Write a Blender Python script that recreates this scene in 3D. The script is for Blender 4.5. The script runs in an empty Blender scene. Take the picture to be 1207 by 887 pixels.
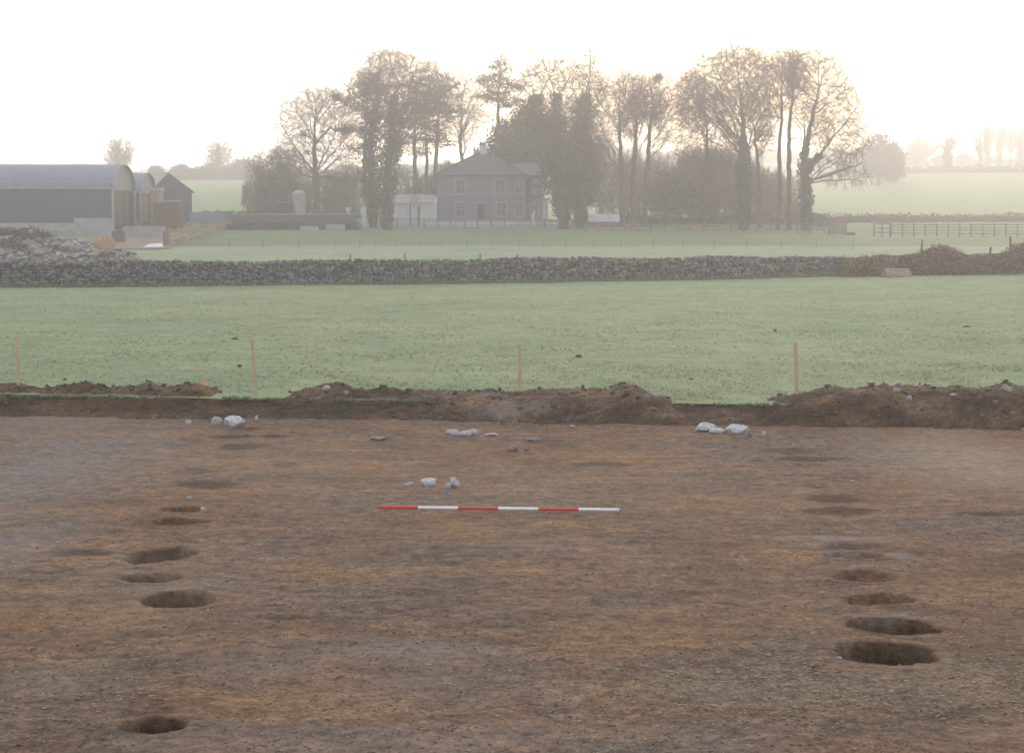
import bpy, bmesh, math, random
import numpy as np
from mathutils import Vector, Matrix

random.seed(7)
rng = np.random.default_rng(7)
PI = math.pi
S = bpy.context.scene
COL = S.collection

# ------------------------------------------------------------------ camera
W_PX, H_PX, F_PX = 1207.0, 887.0, 2000.0
CAM_H = 3.54
PITCH = math.atan(183.5 / F_PX)
cam_d = bpy.data.cameras.new("camera")
cam_d.sensor_width = 36.0
cam_d.lens = F_PX / W_PX * 36.0
cam_d.clip_start = 0.1
cam_d.clip_end = 6000
cam = bpy.data.objects.new("camera", cam_d)
COL.objects.link(cam)
cam.location = (0, 0, CAM_H)
cam.rotation_euler = (PI / 2 - PITCH, 0, 0)
S.camera = cam

# ------------------------------------------------------------------ sky, sun, exposure
SUN_EL, SUN_AZ = math.radians(7.0), math.radians(8.5)       # low winter sun, behind the copse
world = bpy.data.worlds.new("World")
S.world = world
world.use_nodes = True
nt = world.node_tree
nt.nodes.clear()
sky = nt.nodes.new("ShaderNodeTexSky")
sky.sky_type = 'NISHITA'
sky.sun_disc = False
sky.sun_elevation = SUN_EL
sky.sun_rotation = SUN_AZ
sky.air_density = 1.0
sky.dust_density = 3.0
sky.ozone_density = 1.0
veil = nt.nodes.new("ShaderNodeMixRGB")                       # thin high cloud over the whole sky
veil.inputs[0].default_value = 0.66
veil.inputs[2].default_value = (10.8, 11.15, 12.4, 1)
bg = nt.nodes.new("ShaderNodeBackground")
bg.inputs[1].default_value = 0.10
wo = nt.nodes.new("ShaderNodeOutputWorld")
nt.links.new(sky.outputs[0], veil.inputs[1])
nt.links.new(veil.outputs[0], bg.inputs[0])
nt.links.new(bg.outputs[0], wo.inputs[0])

sun_d = bpy.data.lights.new("sun", 'SUN')
sun_d.energy = 1.3
sun_d.angle = math.radians(14)
sun_d.color = (1.0, 0.79, 0.60)
sun = bpy.data.objects.new("sun", sun_d)
COL.objects.link(sun)
sdir = Vector((math.sin(SUN_AZ) * math.cos(SUN_EL), math.cos(SUN_AZ) * math.cos(SUN_EL), math.sin(SUN_EL)))
sun.rotation_euler = sdir.to_track_quat('Z', 'Y').to_euler()

S.view_settings.view_transform = 'Standard'
S.view_settings.look = 'None'
S.view_settings.gamma = 1.0
S.view_settings.exposure = 0.48
S.render.engine = 'CYCLES'
S.cycles.filter_width = 1.6
S.cycles.volume_bounces = 6
S.cycles.max_bounces = 8

HAZE_DENSITY = 0.0014
HAZE_COLOR = (0.955, 0.972, 1.0, 1)
HAZE_G = 0.66

# ------------------------------------------------------------------ helpers
def vnoise(x, y, seed=0):
    xi = np.floor(x).astype(np.int64); yi = np.floor(y).astype(np.int64)
    fx = x - xi; fy = y - yi
    fx = fx * fx * (3 - 2 * fx); fy = fy * fy * (3 - 2 * fy)
    def h(a, b):
        n = (a * 374761393 + b * 668265263 + seed * 1442695041) & 0xFFFFFFFF
        n = ((n ^ (n >> 13)) * 1274126177) & 0xFFFFFFFF
        n = n ^ (n >> 16)
        return (n & 0xFFFF) / 65535.0
    return (h(xi, yi) * (1 - fx) + h(xi + 1, yi) * fx) * (1 - fy) + (h(xi, yi + 1) * (1 - fx) + h(xi + 1, yi + 1) * fx) * fy

def fbm(x, y, oct=4, seed=0):
    s = 0.0; a = 0.5; n = 0.0
    for i in range(oct):
        s = s + a * vnoise(x * 2 ** i + 17.3 * i, y * 2 ** i - 9.1 * i, seed + i)
        n += a; a *= 0.5
    return s / n - 0.5

def mesh_np(name, V, F, mats, smooth=False, attr=None, col=None):
    """V (n,3); F (m,k) all faces with k corners"""
    V = np.asarray(V, np.float32).reshape(-1, 3)
    F = np.asarray(F, np.int32)
    me = bpy.data.meshes.new(name)
    me.vertices.add(len(V)); me.vertices.foreach_set("co", V.ravel())
    k = F.shape[1]
    me.loops.add(F.size); me.loops.foreach_set("vertex_index", F.ravel())
    me.polygons.add(len(F))
    me.polygons.foreach_set("loop_start", np.arange(0, F.size, k, dtype=np.int32))
    if smooth:
        me.polygons.foreach_set("use_smooth", np.ones(len(F), bool))
    me.update(calc_edges=True)
    if col is not None:
        a = me.color_attributes.new(attr or "tint", 'FLOAT_COLOR', 'POINT')
        c = np.ones((len(V), 4), np.float32); c[:, :3] = col
        a.data.foreach_set("color", c.ravel())
    me.materials.append(mats)
    return me

def link(name, me, parent=None, loc=(0, 0, 0), rot=(0, 0, 0), scale=(1, 1, 1)):
    o = bpy.data.objects.new(name, me)
    COL.objects.link(o)
    o.location = loc; o.rotation_euler = rot; o.scale = scale
    if parent is not None:
        o.parent = parent
    return o

def tag(o, label=None, cat=None, group=None, kind=None):
    if label: o["label"] = label
    if cat: o["category"] = cat
    if group: o["group"] = group
    if kind: o["kind"] = kind
    return o

def thing(name, label, cat, loc=(0, 0, 0), rz=0, group=None):
    o = bpy.data.objects.new(name, None)
    o.empty_display_size = 0.3
    COL.objects.link(o)
    o.location = loc; o.rotation_euler = (0, 0, rz)
    return tag(o, label, cat, group)

def dup(root, loc, rz=0, scale=(1, 1, 1), label=None, group=None):
    r = root.copy(); COL.objects.link(r)
    r.location = loc; r.rotation_euler = (0, 0, rz); r.scale = scale
    if label: r["label"] = label
    if group: r["group"] = group
    for ch in list(root.children):
        c = ch.copy(); COL.objects.link(c); c.parent = r
        for g in list(ch.children):
            d = g.copy(); COL.objects.link(d); d.parent = c
    return r

class MB:
    def __init__(s): s.v = []; s.f = []
    def add(s, vs, fs):
        b = len(s.v); s.v += [tuple(p) for p in vs]; s.f += [tuple(i + b for i in f) for f in fs]; return s
    def box(s, x0, x1, y0, y1, z0, z1):
        return s.add([(x0, y0, z0), (x1, y0, z0), (x1, y1, z0), (x0, y1, z0), (x0, y0, z1), (x1, y0, z1), (x1, y1, z1), (x0, y1, z1)],
                     [(0, 3, 2, 1), (4, 5, 6, 7), (0, 1, 5, 4), (1, 2, 6, 5), (2, 3, 7, 6), (3, 0, 4, 7)])
    def bar(s, a, b, w, h):
        a = Vector(a); b = Vector(b); d = (b - a).normalized()
        sx = d.cross(Vector((0, 0, 1)))
        if sx.length < 1e-3: sx = Vector((1, 0, 0))
        sx.normalize(); up = sx.cross(d).normalized()
        vs = [p + sx * i * w / 2 + up * j * h / 2 for p in (a, b) for i, j in ((-1, -1), (1, -1), (1, 1), (-1, 1))]
        return s.add(vs, [(0, 1, 2, 3), (7, 6, 5, 4), (0, 4, 5, 1), (1, 5, 6, 2), (2, 6, 7, 3), (3, 7, 4, 0)])
    def prism(s, prof, axis, a0, a1):
        """prof: list of 2D points (u, z); axis 'x' extrudes along x with u = y, 'y' along y with u = x"""
        n = len(prof)
        mk = (lambda u, z, a: (a, u, z)) if axis == 'x' else (lambda u, z, a: (u, a, z))
        vs = [mk(u, z, a0) for u, z in prof] + [mk(u, z, a1) for u, z in prof]
        fs = [tuple(range(n)), tuple(range(2 * n - 1, n - 1, -1))]
        fs += [(i, i + n, (i + 1) % n + n, (i + 1) % n) for i in range(n)]
        return s.add(vs, fs)
    def mesh(s, name, mat, smooth=False):
        me = bpy.data.meshes.new(name)
        me.from_pydata(s.v, [], s.f); me.update()
        bm = bmesh.new(); bm.from_mesh(me); bmesh.ops.recalc_face_normals(bm, faces=bm.faces); bm.to_mesh(me); bm.free()
        me.materials.append(mat)
        if smooth:
            for p in me.polygons: p.use_smooth = True
        return me
    def build(s, name, mat, parent=None, smooth=False, **k):
        return link(name, s.mesh(name, mat, smooth), parent, **k)

# camera rays -> places
CP, SP = math.cos(PITCH), math.sin(PITCH)
def ray(px, py):
    u = (px - W_PX / 2) / F_PX; v = (H_PX / 2 - py) / F_PX
    return Vector((u, CP + v * SP, -SP + v * CP))
def atY(px, py, Y):
    d = ray(px, py); t = Y / d.y
    return Vector((d.x * t, Y, CAM_H + d.z * t))
def flat(px, py, z=0.0):
    d = ray(px, py); t = (z - CAM_H) / d.z
    return Vector((d.x * t, d.y * t, z))

# ------------------------------------------------------------------ terrain
PY_ = np.array([0, 31, 110, 130, 160, 190, 222, 260, 320, 500, 700, 900, 1200, 1700.])
PL = np.array([.3, .3, .3, .5, 1.15, 1.9, 3.0, 4.2, 8.0, 15.5, 17.5, 18, 20, 20])
PR = np.array([.3, .3, .3, .5, 1.15, 1.9, 3.0, 4.0, 6.3, 17.0, 27.0, 33, 36, 36])
def zt(x, y):
    x = np.asarray(x, float); y = np.asarray(y, float)
    u = x / np.maximum(y, 60)
    w = np.clip((u + 0.14) / 0.10, 0, 1); w = w * w * (3 - 2 * w)
    return np.interp(y, PY_, PL) * (1 - w) + np.interp(y, PY_, PR) * w
def ztf(x, y): return float(zt(x, y))
def Y0(x):                                                   # foot of the trench edge
    return 30.15 - 0.112 * np.clip(x, -14, 14)
def place(px, Y):
    z = 0.3
    for _ in range(4):
        depth = Y * CP - (z - CAM_H) * SP
        x = (px - W_PX / 2) / F_PX * depth
        z = ztf(x, Y)
    return Vector((x, Y, z))
def onground(px, py, z0=31.0, z1=1500.0):
    """first place beyond the trench where the line of sight through (px, py) meets the terrain"""
    lo = z0
    for Y in np.concatenate([np.arange(31, 260, 0.5), np.arange(260, 1500, 4)]):
        if Y < z0: continue
        p = atY(px, py, Y)
        if p.z <= ztf(p.x, Y):
            return place(px, Y)
    return place(px, z1)

# ------------------------------------------------------------------ materials
def new_mat(name, rough=0.9, spec=0.2):
    m = bpy.data.materials.new(name); m.use_nodes = True
    n = m.node_tree.nodes; b = n["Principled BSDF"]
    b.inputs["Roughness"].default_value = rough
    b.inputs["Specular IOR Level"].default_value = spec
    return m, m.node_tree, b

def N(t, kind, **kw):
    n = t.nodes.new(kind)
    for k, v in kw.items():
        if k in n.inputs.keys() if isinstance(k, str) else False: n.inputs[k].default_value = v
        else: setattr(n, k, v)
    return n

def coords(t, scale=(1, 1, 1), obj=True):
    tc = N(t, "ShaderNodeTexCoord") if obj else None
    mp = N(t, "ShaderNodeMapping")
    mp.inputs["Scale"].default_value = scale
    if obj: t.links.new(tc.outputs["Object"], mp.inputs[0])
    else:
        g = N(t, "ShaderNodeNewGeometry"); t.links.new(g.outputs["Position"], mp.inputs[0])
    return mp.outputs[0]

def noise(t, vec, scale, detail=4, rough=0.6):
    n = N(t, "ShaderNodeTexNoise"); n.inputs["Scale"].default_value = scale
    n.inputs["Detail"].default_value = detail; n.inputs["Roughness"].default_value = rough
    t.links.new(vec, n.inputs["Vector"]); return n.outputs[0]

def ramp(t, fac, stops):
    r = N(t, "ShaderNodeValToRGB")
    e = r.color_ramp.elements
    while len(e) < len(stops): e.new(0.5)
    for i, (p, c) in enumerate(stops):
        e[i].position = p; e[i].color = (c[0], c[1], c[2], 1) if not isinstance(c, (int, float)) else (c, c, c, 1)
    t.links.new(fac, r.inputs[0]); return r.outputs[0]

def mix(t, fac, a, b, mode='MIX'):
    m = N(t, "ShaderNodeMixRGB"); m.blend_type = mode
    for i, s in ((0, fac), (1, a), (2, b)):
        if isinstance(s, (int, float)): m.inputs[i].default_value = s if i == 0 else (s, s, s, 1)
        elif isinstance(s, tuple): m.inputs[i].default_value = (*s, 1)
        else: t.links.new(s, m.inputs[i])
    return m.outputs[0]

def bump(t, b, h, strength, dist):
    n = N(t, "ShaderNodeBump"); n.inputs["Strength"].default_value = strength; n.inputs["Distance"].default_value = dist
    t.links.new(h, n.inputs["Height"]); t.links.new(n.outputs[0], b.inputs["Normal"])

def simple(name, c1, c2=None, scale=3.0, rough=0.85, bmp=0.0, spec=0.2, stretch=(1, 1, 1), per_object=0.0, detail=4):
    m, t, b = new_mat(name, rough, spec)
    v = coords(t, stretch)
    f = noise(t, v, scale, detail)
    c2 = c2 or tuple(x * 0.7 for x in c1)
    c = ramp(t, f, [(0.3, c2), (0.7, c1)])
    if per_object:
        oi = N(t, "ShaderNodeObjectInfo")
        k = ramp(t, oi.outputs["Random"], [(0, 1 - per_object), (1, 1 + per_object)])
        c = mix(t, 1.0, c, k, 'MULTIPLY')
    t.links.new(c, b.inputs["Base Color"])
    if bmp: bump(t, b, f, bmp, 0.05)
    return m

def attr_mat(name, rough=0.9, attr="tint", noise_scale=None, amount=0.3, spec=0.15, trans=0.0):
    m, t, b = new_mat(name, rough, spec)
    a = N(t, "ShaderNodeVertexColor"); a.layer_name = attr
    c = a.outputs[0]
    if noise_scale:
        f = noise(t, coords(t), noise_scale, 5)
        c = mix(t, 1.0, c, ramp(t, f, [(0.25, 1 - amount), (0.75, 1 + amount)]), 'MULTIPLY')
    t.links.new(c, b.inputs["Base Color"])
    if trans:
        b.inputs["Transmission Weight"].default_value = 0
    return m

def make_soil():
    m, t, b = new_mat("scraped_soil", 0.95, 0.12)
    v = coords(t, (0.8, 1, 1))
    v1 = coords(t, (1, 1, 1))
    big = noise(t, v, 0.22, 5, 0.6)
    mid = noise(t, v, 1.1, 6, 0.65)
    fine = noise(t, v, 7.0, 6, 0.7)
    grit = noise(t, v1, 45.0, 3, 0.7)
    base = ramp(t, mid, [(0.28, (0.096, 0.062, 0.041)), (0.45, (0.160, 0.100, 0.060)), (0.58, (0.205, 0.122, 0.068)), (0.74, (0.290, 0.205, 0.130))])
    greyb = ramp(t, fine, [(0.3, (0.098, 0.072, 0.056)), (0.7, (0.205, 0.155, 0.115))])
    c = mix(t, ramp(t, big, [(0.40, 0.0), (0.60, 0.75)]), base, greyb)
    orange = noise(t, coords(t, (0.6, 1.0, 1)), 0.55, 4, 0.6)
    c = mix(t, ramp(t, orange, [(0.49, 0.0), (0.66, 0.62)]), c, (0.265, 0.145, 0.072))
    c = mix(t, 0.9, c, ramp(t, fine, [(0.30, 0.50), (0.5, 1.0), (0.72, 1.45)]), 'MULTIPLY')
    c = mix(t, 0.8, c, ramp(t, grit, [(0.25, 0.6), (0.5, 1.0), (0.78, 1.45)]), 'MULTIPLY')
    g2 = noise(t, v1, 19.0, 3, 0.6)
    c = mix(t, 0.85, c, ramp(t, g2, [(0.3, 0.60), (0.5, 1.0), (0.72, 1.42)]), 'MULTIPLY')
    # machine scraped: faint long streaks along the trench
    streak = noise(t, coords(t, (0.5, 1.5, 1)), 2.4, 5, 0.7)
    c = mix(t, 0.8, c, ramp(t, streak, [(0.3, 0.68), (0.7, 1.28)]), 'MULTIPLY')
    # soil marks: R dark fills and painted pit shade, G ashy grey, B pale buff
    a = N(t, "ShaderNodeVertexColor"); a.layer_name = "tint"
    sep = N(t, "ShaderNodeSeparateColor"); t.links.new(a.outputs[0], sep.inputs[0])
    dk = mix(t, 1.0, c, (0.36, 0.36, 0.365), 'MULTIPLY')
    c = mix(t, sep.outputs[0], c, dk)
    gy = ramp(t, fine, [(0.3, (0.145, 0.125, 0.112)), (0.7, (0.30, 0.275, 0.255))])
    c = mix(t, sep.outputs[1], c, gy)
    bf = ramp(t, fine, [(0.3, (0.22, 0.165, 0.115)), (0.7, (0.39, 0.30, 0.205))])
    c = mix(t, sep.outputs[2], c, bf)
    t.links.new(c, b.inputs["Base Color"])
    hh = mix(t, 0.5, fine, grit)
    bump(t, b, hh, 0.9, 0.05)
    return m

def make_field():
    m, t, b = new_mat("frosted_grass", 0.9, 0.15)
    a = N(t, "ShaderNodeVertexColor"); a.layer_name = "tint"
    v = coords(t)
    f1 = noise(t, v, 0.13, 6, 0.65); f2 = noise(t, v, 0.8, 5, 0.7); f3 = noise(t, v, 5.0, 5, 0.75)
    c = a.outputs[0]
    c = mix(t, 1.0, c, ramp(t, f1, [(0.3, (0.80, 0.87, 0.86)), (0.7, (1.18, 1.10, 1.06))]), 'MULTIPLY')
    c = mix(t, 1.0, c, ramp(t, f2, [(0.3, 0.82), (0.7, 1.17)]), 'MULTIPLY')
    c = mix(t, 1.0, c, ramp(t, f3, [(0.28, 0.76), (0.5, 1.0), (0.75, 1.28)]), 'MULTIPLY')
    f4 = noise(t, coords(t, (.7, 1, 1)), 17.0, 4, 0.75)
    c = mix(t, 1.0, c, ramp(t, f4, [(0.28, 0.68), (0.5, 1.0), (0.74, 1.34)]), 'MULTIPLY')
    frost = noise(t, v, 1.7, 6, 0.75)
    c = mix(t, ramp(t, frost, [(0.52, 0.0), (0.72, 0.30)]), c, (0.33, 0.37, 0.32))
    t.links.new(c, b.inputs["Base Color"])
    bump(t, b, f3, 0.5, 0.08)
    return m

M = {}
M["soil"] = make_soil()
M["field"] = make_field()
M["clod"] = attr_mat("soil_crumb", 0.95, noise_scale=12, amount=0.25)
M["blade"] = attr_mat("grass_blade", 0.85)
M["rock"] = simple("limestone", (0.64, 0.65, 0.67), (0.30, 0.285, 0.27), 6, 0.95, 0.8, per_object=0.12)
M["rock_dk"] = simple("muddy_stone", (0.34, 0.32, 0.30), (0.16, 0.13, 0.11), 9, 0.9, 0.5, per_object=0.15)
M["wallstone"] = simple("wall_stone", (0.21, 0.205, 0.205), (0.085, 0.08, 0.078), 4.5, 0.92, 0.5, per_object=0.35)
M["wallmass"] = attr_mat("wall_stone_mass", 0.92, noise_scale=3.5, amount=0.35)
M["core"] = simple("wall_core", (0.10, 0.095, 0.09), (0.05, 0.047, 0.045), 5, 0.95, 0.4)
M["stake"] = simple("stake_wood", (0.54, 0.40, 0.27), (0.42, 0.30, 0.20), 6, 0.8, 0.2, stretch=(4, 4, 0.6), per_object=0.1)
M["red"] = simple("red_paint", (0.60, 0.055, 0.045), (0.46, 0.05, 0.04), 14, 0.45, 0.05, 0.4)
M["white"] = simple("white_paint", (0.80, 0.80, 0.80), (0.62, 0.60, 0.58), 14, 0.45, 0.05, 0.4)
M["steel"] = simple("steel_tip", (0.30, 0.28, 0.26), None, 20, 0.5)
M["bark"] = simple("bark", (0.085, 0.070, 0.056), (0.035, 0.03, 0.025), 2.5, 0.95, 0.6, stretch=(3, 3, 0.5))
M["bark_pine"] = simple("pine_bark", (0.13, 0.075, 0.05), (0.05, 0.035, 0.028), 2.5, 0.95, 0.6, stretch=(3, 3, 0.6))
M["twig"] = simple("twig", (0.105, 0.072, 0.055), (0.065, 0.045, 0.036), 0.7, 0.9)
M["twig_red"] = simple("reddish_twig", (0.13, 0.080, 0.055), (0.075, 0.048, 0.036), 0.7, 0.9)
M["ivy"] = attr_mat("ivy_leaf", 0.95, spec=0.05)
M["needle"] = attr_mat("pine_needle", 0.95, spec=0.05)
M["shrub"] = attr_mat("evergreen_leaf", 0.95, spec=0.05)
M["bramble"] = attr_mat("bramble", 0.9)
M["roofsheet"] = simple("barn_roof_sheet", (0.145, 0.165, 0.225), (0.100, 0.115, 0.155), 1.2, 0.6, 0.05, 0.4, stretch=(3, 0.4, 0.4))
M["wallsheet"] = simple("barn_wall_sheet", (0.034, 0.054, 0.084), (0.024, 0.038, 0.060), 1.0, 0.7, 0.1, 0.3, stretch=(4, 1, 0.3))
M["gable"] = simple("gable_sheet", (0.165, 0.155, 0.145), (0.11, 0.10, 0.095), 1.0, 0.7, 0.1, stretch=(1, 4, 0.3))
M["rust"] = simple("rusty_sheet", (0.13, 0.055, 0.038), (0.06, 0.038, 0.032), 1.1, 0.85, 0.2, stretch=(2, 2, 0.5))
M["conc"] = simple("concrete", (0.34, 0.33, 0.32), (0.22, 0.21, 0.20), 0.8, 0.9, 0.1)
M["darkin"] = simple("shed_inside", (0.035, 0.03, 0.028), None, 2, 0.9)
M["straw"] = simple("straw", (0.46, 0.30, 0.16), (0.28, 0.18, 0.10), 7, 0.95, 0.4)
M["render"] = simple("grey_render", (0.195, 0.195, 0.225), (0.135, 0.135, 0.160), 0.9, 0.9, 0.1, detail=6)
M["pale"] = simple("pale_trim", (0.33, 0.325, 0.335), (0.25, 0.245, 0.25), 2, 0.8)
M["slate"] = simple("roof_slate", (0.12, 0.10, 0.108), (0.065, 0.055, 0.06), 1.6, 0.7, 0.2, stretch=(1, 1, 3))
M["glass"] = simple("window_glass", (0.05, 0.055, 0.065), None, 1, 0.12, 0, 0.6)
M["whitewash"] = simple("whitewash", (0.58, 0.59, 0.62), (0.42, 0.43, 0.45), 1.1, 0.85, 0.05)
M["timber"] = simple("weathered_timber", (0.20, 0.16, 0.13), (0.11, 0.09, 0.075), 3, 0.9, 0.2, per_object=0.2)
M["timber_tan"] = simple("tan_board", (0.36, 0.26, 0.17), (0.22, 0.16, 0.11), 3, 0.9, 0.2, per_object=0.15)
M["mud"] = simple("farmyard_mud", (0.26, 0.18, 0.12), (0.14, 0.10, 0.075), 0.5, 0.85, 0.3)
M["ice"] = simple("iced_water", (0.42, 0.43, 0.46), (0.32, 0.33, 0.35), 0.6, 0.25, 0, 0.5)
M["pinkmetal"] = simple("faded_red_metal", (0.30, 0.205, 0.175), (0.20, 0.13, 0.11), 3, 0.6, 0.05, 0.3)
M["pinktop"] = simple("pale_pink_metal", (0.62, 0.52, 0.50), (0.5, 0.38, 0.35), 3, 0.6, 0.05, 0.3)
M["plastic"] = simple("blue_white_plastic", (0.55, 0.62, 0.72), (0.28, 0.36, 0.5), 12, 0.5)
M["orange"] = simple("orange_plastic", (0.75, 0.30, 0.10), None, 8, 0.5)
M["hedge"] = attr_mat("hedge_twig", 0.9)
M["silage"] = simple("silage_sheet", (0.20, 0.22, 0.27), (0.13, 0.14, 0.17), 1.2, 0.6)

# ------------------------------------------------------------------ excavation floor, with real pits
PITS = [  # px, py, width px, height px, depth m, lopsided turn, label
    (180, 856, 74, 21, 0.52, 0.0, "small deep dark post hole alone at the near left corner of the dug floor"),
    (209, 708, 80, 19, 0.40, 0.12, "post hole nearest the camera of the upper left row, rounded with a shaded hollow"),
    (176, 682, 76, 12, 0.20, 0.0, "narrow shallow post hole between two wider ones in the left row"),
    (191, 654, 78, 20, 0.22, 0.35, "slanting post hole in the left row with its right end farther off"),
    (212, 615, 64, 8, 0.13, 0.0, "thin shallow post hole just below a white chip in the left row"),
    (214, 601, 56, 7, 0.13, 0.0, "thin post hole with a white chip lying on its right lip"),
    (1043, 770, 116, 27, 0.52, -0.12, "largest and nearest pit of the right hand row with ragged dark sides"),
    (1051, 738, 104, 21, 0.50, -0.10, "second nearest pit of the right hand row with a pale right side"),
    (1034, 706, 82, 14, 0.16, 0.0, "shallow rounded pit third from the near end of the right hand row"),
    (1018, 680, 80, 12, 0.08, 0.0, "very shallow scooped pit below grey ash in the right hand row"),
    (1003, 656, 64, 9, 0.07, 0.0, "faint shallow pit with grey ash streaks round it in the right hand row"),
]
PITG = []
for px, py, w, h, dep, tw, lab in PITS:
    c = flat(px, py); n = flat(px, py + h / 2); f = flat(px, py - h / 2)
    d = (c - Vector((0, 0, CAM_H))).length
    PITG.append((c.x, c.y, w / 2 / F_PX * d, (f.y - n.y) / 2, dep, tw, lab))

STAINS = [  # px, py, w, h, amount, channel  (0 dark fill, 1 ashy grey, 2 buff)
    (240, 571, 80, 11, .9, 0), (230, 555, 56, 5, .6, 0), (285, 526, 50, 6, .9, 0), (325, 514, 46, 4, 1.0, 0), (276, 514, 52, 4, .7, 0),
    (95, 650, 66, 9, .7, 0), (290, 505, 40, 4, .8, 0), (275, 538, 40, 4, .4, 0), (335, 548, 30, 6, .6, 0),
    (985, 601, 80, 10, .75, 0), (983, 587, 74, 8, .7, 0), (1005, 645, 80, 8, .6, 0), (958, 541, 95, 7, .7, 0), (930, 531, 60, 6, .5, 0),
    (1165, 606, 110, 5, 1.0, 0), (712, 547, 66, 6, .7, 0), (560, 752, 120, 12, .45, 0), (640, 520, 50, 6, .4, 0), (446, 516, 24, 5, .6, 0),
    (340, 727, 50, 6, .5, 0), (150, 770, 50, 10, .3, 0), (260, 808, 26, 5, .5, 0), (200, 840, 60, 6, .5, 0), (958, 786, 14, 8, .8, 0),
    (665, 525, 40, 5, .5, 0), (960, 572, 26, 5, .6, 0), (990, 630, 70, 6, .5, 0), (1100, 720, 90, 10, .35, 0), (210, 830, 110, 22, .25, 0),
    (40, 560, 190, 110, .62, 1), (60, 500, 240, 28, .42, 1), (1000, 634, 100, 6, .8, 1), (1015, 668, 100, 5, .4, 1), (1060, 655, 26, 6, .7, 1),
    (470, 765, 180, 26, .55, 1), (510, 805, 260, 40, .3, 1), (640, 640, 200, 20, .15, 1), (1050, 725, 90, 6, .4, 1), (990, 652, 60, 6, .5, 1),
    (20, 640, 130, 50, .5, 1), (500, 870, 500, 40, .35, 1), (830, 870, 160, 26, .35, 1), (330, 780, 180, 40, .3, 1), (230, 690, 160, 10, .15, 1),
    (1150, 545, 190, 60, .7, 2), (1100, 515, 160, 20, .5, 2), (90, 790, 110, 40, .35, 2), (180, 690, 200, 80, .25, 2), (1140, 800, 130, 50, .3, 2),
    (860, 812, 260, 26, .3, 2), (600, 575, 500, 60, .2, 2), (300, 545, 300, 40, .25, 2),
]
def axis(segs):
    out = []
    for a, b, st in segs:
        out.append(np.arange(a, b, st))
    return np.concatenate(out)
gx = axis([(-60, -20, 4), (-20, -11.5, 0.5), (-11.5, 11.5, 0.065), (11.5, 20, 0.5), (20, 60.1, 4)])
gy = axis([(-40, 4, 4), (4, 10.5, 0.5), (10.5, 15.5, 0.05), (15.5, 32.6, 0.075), (32.6, 33.2, 0.2)])
GX, GY = np.meshgrid(gx, gy)
def floor_z(x, y):
    z = 0.05 * fbm(x * 0.5, y * 0.5, 3, 3) + 0.040 * fbm(x * 2.2, y * 3.1, 3, 11) + 0.014 * fbm(x * 9, y * 9, 2, 23)
    return z
GZ = floor_z(GX, GY)
STAING = []
for px, py, w, h, am, ch in STAINS:
    c = flat(px, py); n = flat(px, py + h / 2); f = flat(px, py - h / 2)
    STAING.append((c.x, c.y, w / 2 / F_PX * c.y, (f.y - n.y) / 2, min(1, am * 1.3) if ch == 0 else am, ch))
def soil_tint(x, y):
    T = np.zeros(x.shape + (3,))
    wob = fbm(x * 3.0, y * 3.0, 4, 41) * 1.1
    for cx, cy, rx, ry, am, ch in STAING:
        r = np.sqrt(((x - cx) / rx) ** 2 + ((y - cy) / ry) ** 2) + wob
        soft = 0.25 if ch == 0 else 0.8
        T[..., ch] = np.maximum(T[..., ch], am * np.clip((1 + soft - r) / (2 * soft), 0, 1))
    for cx, cy, rx, ry, dep, tw, lab in PITG:                 # shade tinted into the pit interiors, darker in deeper pits
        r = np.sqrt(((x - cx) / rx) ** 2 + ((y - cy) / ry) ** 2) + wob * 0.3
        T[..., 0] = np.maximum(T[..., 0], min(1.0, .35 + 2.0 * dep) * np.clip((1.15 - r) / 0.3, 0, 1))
    return T
def pit_r(x, y, p):
    cx, cy, rx, ry, dep, tw, _ = p
    dx = x - cx; dy = y - cy - tw * dx
    return np.sqrt((dx / rx) ** 2 + (dy / ry) ** 2)
nx, ny = len(gx), len(gy)
idx = np.arange(nx * ny).reshape(ny, nx)
Q = np.stack([idx[:-1, :-1], idx[:-1, 1:], idx[1:, 1:], idx[1:, :-1]], -1).reshape(-1, 4)
fcx = GX.ravel()[Q].mean(1); fcy = GY.ravel()[Q].mean(1)
keep = np.ones(len(Q), bool)
for p in PITG:
    keep &= pit_r(fcx, fcy, p) > 1.22
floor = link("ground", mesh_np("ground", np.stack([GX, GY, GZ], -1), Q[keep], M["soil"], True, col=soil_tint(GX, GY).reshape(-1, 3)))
tag(floor, "brown scraped soil floor of the excavation with two rows of post holes", kind="structure")

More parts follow.
